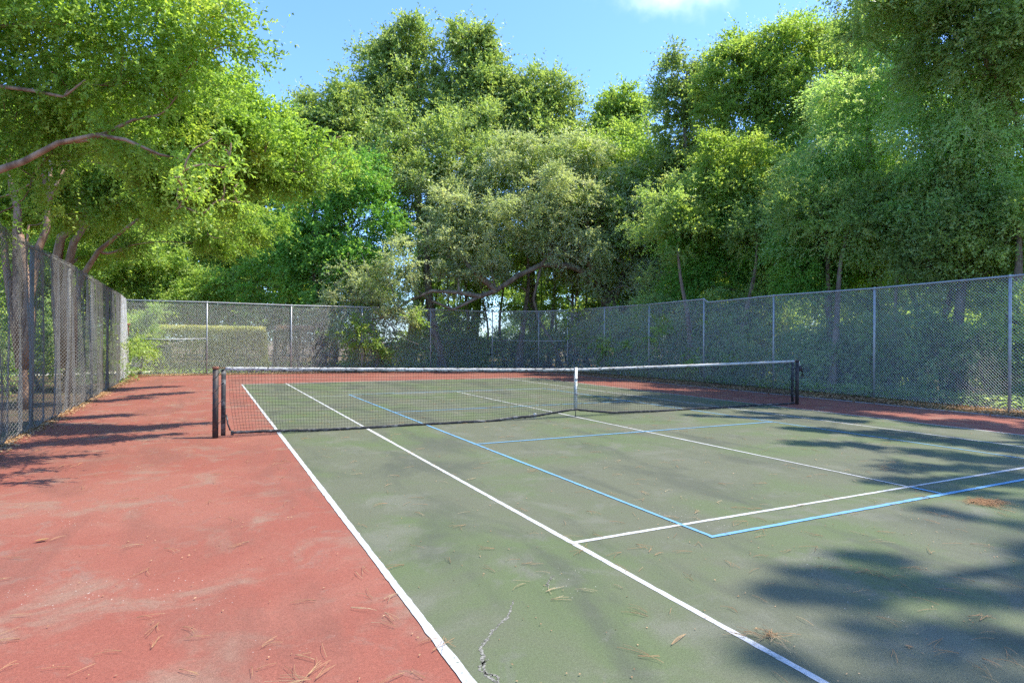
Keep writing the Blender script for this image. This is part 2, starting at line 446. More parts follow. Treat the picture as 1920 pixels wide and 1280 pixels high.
# back fence
bf = empty('chain_link_fence', (4, 18.5, 0), 'long sunlit chain link fence across the far end of the court, behind the net', 'fence')
B = [(-3.97, 18.55, 3.04), (-1.05, 18.5, 3.05), (2.30, 18.42, 3.02), (5.45, 18.5, 3.05), (8.85, 18.6, 3.04), (12.35, 18.9, 3.05), (14.25, 17.3, 3.05), (15.1, 15.85, 3.05)]
wv = MB()
def mkwave(seed, amp, wl, zoff=0.0):
    r = np.random.default_rng(seed); ph = r.random(4) * 6.28
    def w(s, h):
        a = amp * (np.sin(s * 6.28 / wl + ph[0]) + .6 * np.sin(s * 6.28 / (wl * .43) + ph[1] + .5 * h) + .35 * np.sin(s * 6.28 / (wl * .21) + ph[2] + h))
        env = np.clip(h / .3, 0, 1) * np.clip((3.05 - h) / .5, 0.1, 1)
        return a * env, .25 * a * env * np.sin(h * 2 + ph[3])
    return w
for i in range(len(B) - 1):
    a, b_ = B[i], B[i + 1]
    chainlink(a[:2], b_[:2], .03, .03, a[2], b_[2], r=.0032, wave=mkwave(40 + i, .008, 2.6), out=wv, seg=.3)
wv.obj('chain_link', M_WIRE, bf)
for a in B[:-1]: post(bf, a[0], a[1], a[2], .026)
rail(bf, [(a[0], a[1] - .0, a[2]) for a in B], .021)
rail(bf, [(B[0][0], 18.55, 1.50), (-2.6, 18.53, 1.46), (B[1][0], 18.5, 1.52)], .018, 'middle_rail')
rail(bf, [(B[5][0], B[5][1], 1.53), (B[6][0], B[6][1], 1.51), (B[7][0], B[7][1], 1.53)], .018, 'middle_rail')

# right fence
rf = empty('chain_link_fence', (15.3, 2, 0), 'shaded chain link fence with pale posts along the right side of the court', 'fence')
Rr = [(15.1, 15.85, 3.05), (15.28, 12.95, 3.05), (15.38, 9.9, 3.06), (15.45, 6.85, 3.10), (15.47, 3.75, 3.03), (15.32, .30, 3.0), (14.78, -3.10, 2.99), (14.3, -6.4, 2.99), (13.9, -9.6, 2.99)]
wv = MB()
for i in range(len(Rr) - 1):
    a, b_ = Rr[i], Rr[i + 1]
    za = 2.96 if i == 3 else a[2]
    if i == 3:
        k = .93; m_ = (a[0] + (b_[0] - a[0]) * (1 - k), a[1] + (b_[1] - a[1]) * (1 - k))
        chainlink(a[:2], m_, .04, .04, a[2], 2.97, r=.0031, out=wv, seg=.3)
        chainlink(m_, b_[:2], .04, .04, 2.97, b_[2], r=.0031, wave=mkwave(61, .010, 2.2), out=wv, seg=.3)
    else:
        chainlink(a[:2], b_[:2], .04, .04, a[2], b_[2], r=.0031, wave=mkwave(60 + i, .010, 2.3), out=wv, seg=.3)
wv.obj('chain_link', M_WIRE, rf)
for a in Rr: post(rf, a[0], a[1], a[2], .031)
pts = []
for i, a in enumerate(Rr):
    pts.append(a)
    if i == 3:
        b_ = Rr[4]; pts.append((a[0] + (b_[0] - a[0]) * .07, a[1] + (b_[1] - a[1]) * .07, 2.965))
rail(rf, pts, .024)

# left fence, sagging folds of mesh
lf = empty('chain_link_fence', (-3.65, 7, 0), 'weathered chain link fence with sagging folds along the left side of the court', 'fence')
L_ = [(-3.60, -3.2, 3.0), (-3.60, -.2, 3.0), (-3.60, 2.45, 2.99), (-3.60, 5.5, 3.0), (-3.64, 8.6, 2.99), (-3.68, 11.7, 2.98), (-3.75, 14.7, 3.0), (-3.97, 18.55, 3.04)]
wv = MB(); wl = MB()
def fold(seed):
    r = np.random.default_rng(seed); ks = r.uniform(.35, 1.5, 5); ph = r.random(5) * 6.28; am = r.uniform(.016, .058, 5)
    def w(s, h):
        a = 0
        for k in range(5):
            a = a + am[k] * np.sin(s * 6.28 / ks[k] + ph[k] + .35 * np.sin(h * 1.7 + ph[k]))
        env = (1 - (h / 3.1) ** 2 * .75) * np.clip(h / .12 + .3, 0, 1)
        return a * env - .06 * env, .5 * a * env
    return w
for i in range(len(L_) - 1):
    a, b_ = L_[i], L_[i + 1]
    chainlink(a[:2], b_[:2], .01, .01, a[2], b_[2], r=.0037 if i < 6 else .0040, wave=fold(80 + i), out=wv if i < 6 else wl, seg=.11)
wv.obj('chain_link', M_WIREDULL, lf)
o = wl.obj('chain_link', M_WIRE, lf); tag(o, 'brighter sunlit mesh panel next to the far corner')  # last bay takes the paler wire, so its sunlight is partly in the colour
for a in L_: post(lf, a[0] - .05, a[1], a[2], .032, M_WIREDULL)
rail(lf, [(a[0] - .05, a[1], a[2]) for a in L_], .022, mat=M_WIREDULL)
b = MB(); b.box((-4.12, 18.38, 2.02), (-3.80, 18.50, 2.10)); b.box((-3.95, 18.38, 1.85), (-3.88, 18.46, 2.02)); b.tube([(-3.86, 18.42, 1.60), (-3.86, 18.42, 2.0)], .02, 8)
b.obj('gate_latch', M_RUST, lf)

# low fence with a green screen beyond the corner
lo = empty('low_chain_link_fence', (-5.5, 24, 0), 'low chain link fence with green windscreen beyond the far left corner', 'fence')
b = MB(); b.box((-12.5, 24.0, .12), (-2.6, 24.02, 1.14))
t = NT('green_windscreen'); M_SCREEN = t.done(t.princ(t.mix(t.noise(3, 3), (.07, .14, .09), (.11, .19, .13)), .8))
b.obj('windscreen', M_SCREEN, lo)
wv = MB(); chainlink((-12.5, 23.95), (-2.6, 23.95), .05, .05, 1.18, 1.18, r=.003, out=wv, seg=.4, over=.0); wv.obj('chain_link', M_WIRE, lo)
rail(lo, [(-12.5, 23.95, 1.2), (-2.6, 23.95, 1.2)], .022)
for x in (-12.4, -9.6, -6.9, -5.0, -2.7): post(lo, x, 23.9, 1.2, .03)

# ------------------------------------------------------------------ net and its posts
NX0, NX1, NC = -.914, 11.80, 5.486
def ntop(x):
    x = np.asarray(x, float)
    return np.where(x < NC, .95 + .11 * np.abs((x - NC) / (NX0 - NC)) ** 1.15, .95 + .115 * np.abs((x - NC) / (NX1 - NC)) ** 1.15)
_rn = np.random.default_rng(11); _sx = np.linspace(NX0, NX1, 26); _sv = _rn.normal(0, .010, 26)
def nbot(x):
    x = np.asarray(x, float)
    z = np.interp(x, [NX0, -.6, .4, 2.0, 3.6, 4.5, 5.3, NC, 5.7, 6.4, 8.0, 10, NX1], [.07, .075, .045, .03, .035, .075, .155, .165, .135, .055, .03, .035, .05])
    return z + np.interp(x, _sx, _sv) * .5
def nsag(x, f):   # billow of the net out of its plane
    return .03 * np.sin(x * .9) * (1 - f) * 1.2 + .014 * np.sin(x * 3.1 + 1) * (1 - f)
net = empty('tennis_net', (NC, 0, 0), 'black tennis net with worn white top band strung across the court', 'tennis net')
b = MB(); r_ = np.random.default_rng(2)
X0, X1 = NX0 + .17, NX1 - .12
K = 19
xs = np.arange(X0, X1, .047)
for x in xs:
    f = np.linspace(0, 1, 7); zt = float(ntop(x)); zb = float(nbot(x))
    lean = np.exp(-(x - X0) / .9) * .10 * (1 - f) ** 1.6 + r_.normal(0, .0025, 7)
    z = zb + (zt - zb) * f
    P = np.stack([x + lean, nsag(x, f), z], 1); b.tube(P, .0021, 3, cap=False)
xs2 = np.arange(X0, X1 + .2, .19)
for k in range(1, K + 1):
    f = k / (K + 1.0); zt = ntop(xs2); zb = nbot(xs2)
    lean = np.exp(-(xs2 - X0) / .9) * .10 * (1 - f) ** 1.6
    P = np.stack([xs2 + lean, nsag(xs2, f), zb + (zt - zb) * f + r_.normal(0, .0022, len(xs2))], 1); b.tube(P, .0021, 3, cap=False)
for k in range(4):   # doubled top meshes
    f = 1 - (k + 1) * .013; P = np.stack([xs2, nsag(xs2, f) + .004, nbot(xs2) + (ntop(xs2) - nbot(xs2)) * f - .03], 1); b.tube(P, .0018, 3, cap=False)
b.obj('netting', M_CORD, net)
# top band (folded canvas over the cable)
def ribbon(xs, ztop, zbot, y, th, name, mat, parent, jit=0.0, smooth=True, seed=1):
    r = np.random.default_rng(seed); n = len(xs); b = MB(); prof = []
    j1 = r.normal(0, jit, n); j2 = r.normal(0, jit, n); j3 = r.normal(0, jit, n)
    ring = np.stack([
        np.stack([xs, y - th + j3, ztop - .012 + j1], 1), np.stack([xs, y + 0 * xs, ztop + j1], 1), np.stack([xs, y + th + j3, ztop - .012 + j1], 1),
        np.stack([xs, y + th * .8 + j3, (ztop + zbot) / 2], 1), np.stack([xs, y + th * .6 + j2, zbot + j2], 1), np.stack([xs, y - th * .6 + j2, zbot + j2], 1), np.stack([xs, y - th * .8 + j3, (ztop + zbot) / 2], 1)], 1)
    S = 7; i = np.arange(n - 1)[:, None] * S; j = np.arange(S)[None, :]; k = (j + 1) % S
    b.add(ring.reshape(-1, 3), np.stack([i + j, i + S + j, i + S + k, i + k], -1).reshape(-1, 4))
    b.f.setdefault((S, 0), []).append(np.array([list(range(S))])); b.f[(S, 0)].append(np.array([[(n - 1) * S + q for q in range(S)][::-1]]))
    return b.obj(name, mat, parent, smooth=smooth)
xb = np.linspace(NX0 + .13, NX1 - .02, 260)
ribbon(xb, ntop(xb) + .008, ntop(xb) - .046, nsag(xb, 1.0), .009, 'top_band', M_BAND, net, .0018)
xb = np.linspace(NX0 + .24, NX1 - .06, 320)
ribbon(xb, nbot(xb) + .012, nbot(xb) - .034, nsag(xb, 0.0), .010, 'bottom_tape', M_VINYL, net, .0028, seed=4)
b = MB(); b.tube([(NX0 - .02, 0, 1.055), (NX0 + .15, 0, 1.05)], .006, 6); b.obj('net_cable', M_RUST, net); b = MB(); b.tube([(NX1 - .05, 0, 1.063), (NX1 + .07, 0, 1.06)], .006, 6); b.obj('net_cable', M_RUST, net)
# side sleeves
b = MB(); b.box((NX0 + .075, -.018, .03), (NX0 + .14, .018, 1.03)); b.obj('side_tape', M_VINYL, net)
b = MB(); b.tube([(NX0 + .15, 0, .34), (NX0 + .17, -.01, .2), (NX0 + .205, -.015, .10)], .012, 6); b.box((NX0 + .21, -.012, .03), (NX0 + .25, .012, .10)); b.obj('corner_tie', M_VINYL, net)
b = MB(); b.box((NX1 - .125, -.014, .06), (NX1 - .065, .014, 1.03)); b.obj('side_tape', M_VINYL, net)
b = MB(); b.box((4.55, -.016, .025), (4.60, .016, .115)); b.obj('repair_tape', M_STRAP, net)
st = MB(); st.box((NC - .028, -.020, .12), (NC + .028, -.0145, .975)); st.box((NC - .028, .0145, .12), (NC + .028, .020, .975)); st.box((NC - .028, -.0145, .965), (NC + .028, .0145, .975))
so = st.obj('center_strap', M_STRAP, net)
def sub_part(b, name, mat, parent, origin):
    b.v = [q - np.array(origin) for q in b.v]
    o = bpy.data.objects.new(name, b.mesh(name, mat)); COL.objects.link(o); o.parent = parent; return o
for zz in (.44, .74):
    b = MB(); b.box((NC - .036, -.028, zz), (NC + .036, -.0215, zz + .015)); sub_part(b, 'strap_buckle', M_NPOST, so, net.location)
b = MB(); b.tube([(NC, 0, -.02), (NC + .004, 0, .13)], .008, 6); sub_part(b, 'ground_anchor', M_NPOST, so, net.location)

def net_post(x, label, side):
    p = empty('net_post', (x, 0, 0), label, 'net post')
    b = MB(); b.tube([(x, 0, -.03), (x, 0, .5), (x, 0, 1.04)], .042, 20); b.obj('pole', M_NPOST, p)
    b = MB(); b.tube([(x, 0, 1.035), (x, 0, 1.06), (x, 0, 1.075)], [.047, .047, .036], 20); b.obj('cap', M_RUST if side < 0 else M_NPOST, p)
    for z in (.22, .52, .78, .98):
        b = MB(); s = -side
        b.tube([(x + s * .12, -.02, z + .055), (x + s * .09, -.024, z + .05), (x + s * .045, -.03, z), (x + s * .02, -.045, z - .05), (x - s * .035, -.035, z - .10), (x - s * .05, .01, z - .11)], .0035, 5)
        b.obj('lacing_cord', M_CORD if side > 0 else M_VINYL, p)
    return p
net_post(NX0, 'dark net post with rusty cap at the near left end of the net', -1)
rp = net_post(NX1 + .07, 'black net post with crank winch at the far right end of the net', 1)
b = MB(); x = NX1 + .07
b.box((x + .03, -.045, .80), (x + .12, .045, .93)); b.tube([(x + .11, 0, .85), (x + .17, 0, .85), (x + .19, 0, .82), (x + .19, 0, .70)], .012, 8); b.tube([(x + .16, 0, .70), (x + .24, 0, .69)], .014, 8)
b.obj('winch', M_NPOST, rp)
b = MB(); b.box((x + .035, -.012, .93), (x + .075, .012, 1.05)); b.obj('brass_pulley', M_STRAP, rp)

# ------------------------------------------------------------------ foliage
def unit(a): return a / (np.linalg.norm(a, axis=-1, keepdims=True) + 1e-9)
def leaf_quads(rng, P, A, up, ln, wd):
    """P base points, A axis directions, up = bias of the leaf normal"""
    n = len(P); N = unit(rng.normal(0, 1, (n, 3)) * .75 + np.asarray(up)); S = unit(np.cross(A, N)); N = np.cross(S, A)
    l = ln * rng.uniform(.65, 1.25, n)[:, None]; w = wd * rng.uniform(.7, 1.2, n)[:, None]
    fold = N * w * rng.uniform(.05, .5, n)[:, None]
    V = np.stack([P, P + A * l * .45 + S * w * .5 + fold, P + A * l, P + A * l * .45 - S * w * .5 + fold], 1)
    return V.reshape(-1, 3), np.arange(4 * n).reshape(n, 4)
def foliage(rng, blobs, n, ln, wd, droop=.25, sub=(.30, .62), fill=.45, per=11, sprig=None, flat=1.0, lpc=None, up=(.30, -.30, .60), sat=True, air=.22):
    """blobs: rows of (x, y, z, rx, ry, rz). Leaves sit on sprigs, sprigs in clumps, clumps on the blobs."""
    blobs = np.asarray(blobs, float)
    if sat:
        k = len(blobs); dirs = unit(rng.normal(0, 1, (k * 4, 3)) + np.array([0, 0, .35])); src = np.repeat(np.arange(k), 4)
        add = blobs[src].copy(); add[:, :3] += dirs * blobs[src, 3:] * rng.uniform(.7, 1.32, k * 4)[:, None]; add[:, 3:] *= rng.uniform(.2, .48, k * 4)[:, None]
        blobs = np.concatenate([blobs, add]); bsrc = np.concatenate([np.arange(k), src])
    else: bsrc = np.arange(len(blobs))
    wgt = (blobs[:, 3] * blobs[:, 5]); wgt = wgt / wgt.sum()
    mean_r = (blobs[:, 3:].mean(1) * wgt).sum()
    lpc = lpc or 230
    ns = max(6, int(n / lpc))
    bi = rng.choice(len(blobs), ns, p=wgt)
    d = unit(rng.normal(0, 1, (ns, 3)) + np.array([0, 0, .25]))
    u = rng.uniform(fill, 1.0, ns) ** .7; u = np.where(rng.random(ns) < .15, u * rng.uniform(1.05, 1.35, ns), u)
    C = blobs[bi, :3] + d * blobs[bi, 3:] * u[:, None]
    sr = (1.25 if sat else 1) * rng.uniform(*sub, ns) * np.minimum(mean_r, 2.2)
    sx_ = rng.uniform(.5, 1.1, ns); sz_ = rng.uniform(.22, .55, ns)
    tint_s = np.clip(rng.normal(.45, .25, ns), 0, 1)
    nsp = max(ns, int(n / per))
    si = rng.integers(0, ns, nsp)
    dd = unit(rng.normal(0, 1, (nsp, 3)))
    sp = C[si] + dd * (sr[si] * rng.uniform(.2, 1.0, nsp))[:, None] * np.stack([sx_[si], 1.6 - sx_[si], sz_[si] * flat], 1)
    na = rng.random(nsp) < air; bj = rng.choice(len(blobs), nsp, p=wgt)
    sp[na] = (blobs[bj, :3] + unit(rng.normal(0, 1, (nsp, 3))) * blobs[bj, 3:] * (rng.uniform(.1, 1.12, nsp) ** .6)[:, None])[na]
    sd = unit(unit(sp - blobs[bi[si], :3]) * .8 + dd * .5 + rng.normal(0, .35, (nsp, 3)) + np.array([0, 0, -droop]))
    sl = (sprig or ln * 4.2) * rng.choice([.6, .9, 1.3, 2.1], nsp, p=[.3, .35, .25, .1]) * rng.uniform(.8, 1.2, nsp)
    k = np.repeat(np.arange(nsp), per); tpos = np.tile(np.arange(per) / per, nsp) + rng.uniform(-.05, .05, nsp * per)
    side = unit(rng.normal(0, 1, (nsp * per, 3)))
    A = unit(sd[k] * .7 + side * .75)
    P = sp[k] + sd[k] * (sl[k] * tpos)[:, None] + np.array([0, 0, -1]) * ((tpos ** 2) * sl[k] * droop * .5)[:, None]
    V, Fq = leaf_quads(rng, P, A, up, ln, wd)
    tint = np.clip(tint_s[si[k]] + rng.normal(0, .22, len(k)), 0, 1)
    return V, Fq, tint, C, bsrc[bi]
def crown_obj(parent, V, Fq, tint, mat, name='crown'):
    b = MB(); b.add(V, Fq); return b.obj(name, mat, parent, attr=tint)

def wpath(rng, p0, p1, n=6, bend=.08, sag=0.0):
    p0 = np.array(p0, float); p1 = np.array(p1, float); L = np.linalg.norm(p1 - p0); t = np.linspace(0, 1, n)[:, None]
    o = rng.normal(0, 1, 3) * L * bend; o2 = rng.normal(0, 1, 3) * L * bend * .4
    return p0 + (p1 - p0) * t + o * np.sin(t * np.pi) + o2 * np.sin(2 * t * np.pi) + np.array([0, 0, sag * L]) * np.sin(t * np.pi)

def tree(seed, label, base, blobs, n, ln, wd, leaf, bark=None, r0=.22, name='broadleaf_tree', cat='tree', group=None,
         droop=.25, top=None, sub=(.30, .62), fill=.45, twigs=.5, limbs=(), stems=1, lr=.55, sat=True, air=.10, lean=.75, lpc=None, flat=1.0, per=11, sprig=None):
    rng = np.random.default_rng(seed); blobs = np.asarray(blobs, float); base = np.array(base, float)
    T = empty(name, base, label, cat, group)
    V, Fq, tint, C, bi = foliage(rng, blobs, n, ln, wd, droop, sub, fill, per, sprig, flat, lpc, sat=sat, air=air)
    b = MB()
    cen = blobs[:, :3].mean(0); ztop = top or max(blobs[:, 2].max() - .2, base[2] + 1)
    for k in range(stems):
        off = rng.normal(0, .12, 3) * (stems > 1); off[2] = 0
        tp = np.array([cen[0], cen[1], 0]) * lean + base * (1 - lean); tp[2] = ztop
        tp[:2] += rng.normal(0, .5, 2) * (stems > 1)
        tr = wpath(rng, base + off, tp, 12, .03); tr[0, 2] = -.06
        rr = r0 * (1 - .8 * np.linspace(0, 1, 12)); rr[0] *= 1.45; rr[1] *= 1.1
        b.tube(tr, rr, 10, wob=.07, rng=rng)
    cand = [(tr[i], rr[i]) for i in range(2, 12)]
    for pts, r1, r2 in limbs:
        for i in range(2, len(pts)): cand.append((pts[i], r1 + (r2 - r1) * i / (len(pts) - 1)))
    order = np.argsort(np.linalg.norm(blobs[:, :3] - tr[6], axis=1))
    for q in order:
        c = blobs[q, :3]
        cp = np.array([x[0] for x in cand]); dist = np.linalg.norm(cp - c, axis=1) + 1.2 * np.maximum(0, cp[:, 2] - c[2] + .3)
        j0 = int(np.argmin(dist)); s, r1 = cand[j0]; r1 = min(r1 * .72, rr[0] * lr); r1 = max(r1, .010)
        pth = wpath(rng, s, c, 7, .08, sag=.04)
        b.tube(pth, np.linspace(r1, max(.007, r1 * .4), 7), 7, wob=.05, rng=rng)
        for i in (3, 5, 6): cand.append((pth[i], r1 * (1 - .6 * i / 6)))
        idx = np.where(bi == q)[0]; idx = idx[rng.random(len(idx)) < twigs]
        for j in idx[:16]:
            s2 = pth[rng.integers(3, 7)]
            b.tube(wpath(rng, s2, C[j], 5, .08), np.linspace(max(.006, r1 * .22), .004, 5), 4, cap=False)
    for pts, r1, r2 in limbs:
        b.tube(pts, np.linspace(r1, r2, len(pts)), 9, wob=.06, rng=rng)
    b.obj('trunk', bark or M_BARK, T, smooth=True)
    crown_obj(T, V, Fq, tint, leaf)
    return T
def PB(depth, lst, sq=1.0, dz=1.0):
    """blobs given as (px, py, radius px[, depth change])"""
    out = []
    for e in lst:
        d = depth + (e[3] if len(e) > 3 else 0); c = at(e[0], e[1], d); r = e[2] * d / F
        out.append((c[0], c[1], c[2], r * sq, r * sq, r * dz))
    return out
def gb(px, d, z=-.03):
    c = at(px, 640, d); return (c[0], c[1], z)
ML = M_LEAF
hs = 1 / math.tan(SUN_EL)
def shade_blob(gx, gy, h, rx, rz=.5):
    return (gx + SUN_H.x * hs * h, gy + SUN_H.y * hs * h, h, rx, rx, rz)
def gpt(px, py):
    d = _f + (px - 960) / F * _rr - (py - 640) / F * _uu; t = -CZ / d[2]; return CX + t * d[0], CY + t * d[1]
def lobes(lst, h0, hv, seed):
    rg = np.random.default_rng(seed); out = []
    for (a, b_, c, d, th) in lst:
        p = np.array(gpt(a, b_)); q = np.array(gpt(c, d)); L = np.hypot(*(q - p)); n = max(1, int(L / (th * .9)))
        for k in range(n + 1):
            g = p + (q - p) * k / max(n, 1) + rg.normal(0, th * .18, 2); r_ = th * rg.uniform(.75, 1.15)
            out.append(shade_blob(g[0], g[1], h0 + rg.uniform(-hv, hv), r_, r_ * .8))
    return out

# far mass of the skyline, centre
tree(101, 'tallest broadleaf tree left of centre, with a ragged double peak against the sky', gb(765, 40),
     PB(40, [(765, 85, 38), (740, 110, 40), (700, 115, 22), (790, 110, 30), (725, 165, 52), (790, 170, 55), (690, 180, 40), (760, 240, 70), (690, 250, 60), (835, 235, 45)]), 62000, .20, .11, ML['broad'], r0=.40, sub=(.22, .45), fill=.35)
tree(102, 'tall narrow tree with drooping top, right of the tallest peak', gb(875, 39),
     PB(39, [(862, 70, 24), (885, 95, 36), (905, 130, 38), (870, 150, 40), (925, 115, 18), (900, 190, 46), (860, 220, 50), (930, 200, 30)]), 42000, .20, .11, ML['broad'], r0=.34, sub=(.22, .45), fill=.35)
tree(103, 'rounded olive green tree beside the centre gap of open sky', gb(1010, 38),
     PB(38, [(985, 160, 36), (1045, 175, 36), (1010, 200, 52), (1050, 225, 46), (960, 200, 48), (955, 155, 20), (1000, 270, 70), (1065, 270, 50), (940, 270, 60)]), 56000, .19, .10, ML['broad'], r0=.36, sub=(.22, .42), fill=.35)
tree(104, 'small round crowned tree standing alone in the sky gap right of centre', gb(1165, 38),
     PB(38, [(1165, 205, 34), (1140, 220, 28), (1195, 212, 26), (1150, 255, 40), (1190, 240, 22), (1125, 290, 45), (1180, 310, 45)]), 36000, .18, .10, ML['lime'], r0=.26, sub=(.20, .40), fill=.3)
tree(105, 'bushy tree with pointed tips left of the tallest tree', gb(600, 37),
     PB(37, [(583, 200, 20), (615, 215, 28), (655, 190, 36), (640, 240, 48), (580, 250, 40), (610, 290, 60), (670, 290, 60), (560, 300, 40), (560, 215, 12)]), 52000, .18, .10, ML['broad'], r0=.3, sub=(.22, .45), fill=.35)
tree(106, 'yellow green tree filling the gap beyond the back fence at left', gb(430, 34),
     PB(34, [(470, 350, 50), (420, 390, 60), (360, 420, 50), (500, 400, 60), (440, 460, 70), (340, 480, 50), (520, 470, 60), (310, 440, 30), (420, 530, 60), (520, 330, 35)]), 60000, .16, .09, ML['lime'], r0=.22, sub=(.24, .48), droop=.35)
tree(107, 'bright green vine hung tree left of the grey live oak', gb(600, 31),
     PB(31, [(610, 350, 60), (560, 400, 60), (650, 420, 60), (590, 470, 70), (680, 340, 50), (520, 500, 50), (640, 520, 60), (545, 340, 30), (720, 420, 50), (560, 545, 40), (480, 540, 40)]), 76000, .15, .085, ML['bright'], r0=.24, sub=(.24, .48), droop=.4)
tree(108, 'sunlit tree filling the middle of the skyline behind the oak', gb(830, 33),
     PB(33, [(790, 270, 60), (870, 290, 65), (740, 310, 55), (930, 330, 60), (830, 350, 70), (700, 380, 55), (780, 390, 50), (900, 400, 50)]), 50000, .16, .09, ML['broad'], r0=.30, sub=(.24, .46))
tree(109, 'shadowy broadleaf tree behind the right half of the oak', gb(1130, 33),
     PB(33, [(1090, 320, 60), (1160, 340, 55), (1210, 380, 55), (1030, 330, 50), (1220, 310, 30), (1240, 440, 55), (1180, 450, 55), (1110, 400, 60)]), 40000, .16, .09, ML['lime'], r0=.28, sub=(.24, .46))
# bare twiggy snag
rng = np.random.default_rng(77); T = empty('bare_tree', gb(1213, 36), 'leafless twiggy treetop poking up in the sky gap', 'dead tree')
b = MB(); s0 = at(1213, 330, 36); tr = wpath(rng, gb(1213, 36), s0, 8, .01); b.tube(tr, np.linspace(.16, .06, 8), 7)
for (a, c_) in [(1206, 225), (1213, 215), (1222, 240), (1200, 262), (1228, 262), (1218, 232), (1208, 250)]:
    e = at(a, c_, 36 + rng.normal(0, .4)); p = wpath(rng, s0, e, 7, .05); b.tube(p, np.linspace(.045, .012, 7), 5, cap=False)
    for k in range(5):
        q = p[rng.integers(2, 6)]; b.tube(wpath(rng, q, q + rng.normal(0, .35, 3) + np.array([0, 0, .75]), 4, .06), np.linspace(.018, .008, 4), 4, cap=False)
b.obj('trunk', M_TWIG, T)

# live oak with long arching limbs
D = 25.5
def pl(lst, m=None): return np.array([at(e[0], e[1], m(e[2]) if m else e[2]) for e in lst])
OD = lambda d: 32 + (d - 25) * .78
limbs = [
 (pl([(1165, 640, 25), (1150, 570, 25), (1120, 520, 24.8), (1070, 498, 24.5), (1015, 496, 24), (970, 518, 23.6), (930, 545, 23.3), (900, 555, 23), (860, 548, 22.7), (810, 545, 22.3), (770, 562, 21.9), (735, 585, 21.5), (700, 600, 21.2)], OD), 0.213, 0.050),
 (pl([(1150, 570, 25), (1165, 520, 25.2), (1190, 480, 25.6), (1150, 430, 26), (1100, 400, 26)], OD), 0.175, 0.062),
 (pl([(1150, 560, 25), (1105, 530, 25.5), (1060, 470, 26), (1000, 420, 26), (930, 390, 26)], OD), 0.150, 0.050),
 (pl([(1105, 500, 25), (1106, 460, 25), (1100, 410, 25), (1080, 360, 25)], OD), 0.188, 0.062),
 (pl([(1180, 620, 25), (1215, 560, 25), (1180, 500, 24.6), (1155, 485, 24.2)], OD), 0.200, 0.075),
 (pl([(930, 545, 23.3), (880, 500, 23.3), (840, 450, 23.5), (830, 400, 24)], OD), 0.163, 0.050),
 (pl([(1015, 496, 24), (1000, 560, 24.6), (1010, 600, 25), (1035, 640, 25), (1060, 700, 25.5)], OD), 0.062, 0.075),
 (pl([(900, 555, 23), (850, 580, 23), (800, 560, 22.6), (760, 520, 22)], OD), 0.100, 0.037),
]
tree(110, 'sprawling grey green live oak with long arching limbs behind the back fence', gb(1168, 32.2),
     PB(32, [(860, 400, 62, -1), (800, 350, 40), (900, 460, 55, -1), (960, 350, 62), (1030, 310, 55), (1100, 320, 60), (1010, 400, 66, -1), (1090, 400, 62, -1), (1170, 400, 55, -1), (1180, 340, 40), (1130, 470, 50, -1), (1040, 460, 45, -1),
             (1210, 460, 45), (820, 470, 45, -2), (760, 500, 40, -3), (1230, 410, 35), (880, 340, 45), (970, 290, 40), (1120, 530, 30, -1), (1180, 540, 34, -1), (1220, 520, 34, -1), (1080, 510, 26, .5), (920, 500, 30, -1.2), (860, 520, 26, -1.6), (1000, 460, 30, -1), (1240, 470, 34)]), 210000, .105, .055, ML['oak'], M_BARK, r0=.26, name='live_oak', top=7.5, sub=(.26, .50), fill=.3, limbs=limbs, twigs=.45, droop=.35, lpc=300)
# its lowest bough hanging over the fence, half bare
rng = np.random.default_rng(12)
bb = PB(29.2, [(690, 530, 38), (650, 520, 30), (640, 560, 34), (700, 580, 30), (610, 590, 26), (670, 610, 34), (740, 540, 30), (760, 590, 26)])
V, Fq, tint, C, bi = foliage(rng, bb, 30000, .095, .05, .3, (.3, .6), .2)
ot = [o for o in COL.objects if o.name.startswith('live_oak')][0]
crown_obj(ot, V, Fq, tint, ML['oak'], 'hanging_bough')
b = MB()
for (x, y) in [(640, 545), (655, 500), (612, 585), (690, 500), (700, 620), (650, 625), (720, 500), (745, 620), (600, 575), (672, 560), (630, 600), (760, 600)]:
    s = at(735 + rng.uniform(-30, 30), 580, 29.6); p = wpath(rng, s, at(x, y, 29), 8, .07); b.tube(p, np.linspace(.05, .012, 8), 5, cap=False)
    for k in range(8):
        q = p[rng.integers(2, 8)]; b.tube(wpath(rng, q, q + rng.normal(0, .45, 3), 4, .08), np.linspace(.018, .007, 4), 4, cap=False)
b.obj('bare_twigs', M_TWIG, ot)

# right hand mass
tree(111, 'pale leaved tree on the right edge of the sky gap', gb(1285, 31),
     PB(31, [(1270, 140, 30), (1300, 165, 36), (1265, 200, 34), (1320, 220, 50), (1275, 260, 40), (1262, 330, 34), (1320, 310, 55), (1250, 160, 12), (1300, 380, 50), (1330, 130, 20), (1270, 420, 50)]), 52000, .15, .085, ML['broad'], r0=.26, sub=(.22, .42), fill=.35)
tree(112, 'tall yellow green tree with feathery upright tips right of centre', gb(1420, 28),
     PB(28, [(1380, 85, 28), (1425, 95, 34), (1370, 140, 44), (1440, 80, 18), (1340, 180, 34), (1420, 170, 60), (1480, 130, 50), (1500, 70, 30), (1390, 250, 65), (1470, 250, 60), (1345, 120, 12), (1400, 340, 60), (1480, 60, 16), (1530, 100, 36)]), 90000, .13, .07, ML['lime'], r0=.28, sub=(.2, .42), fill=.35, droop=.05)
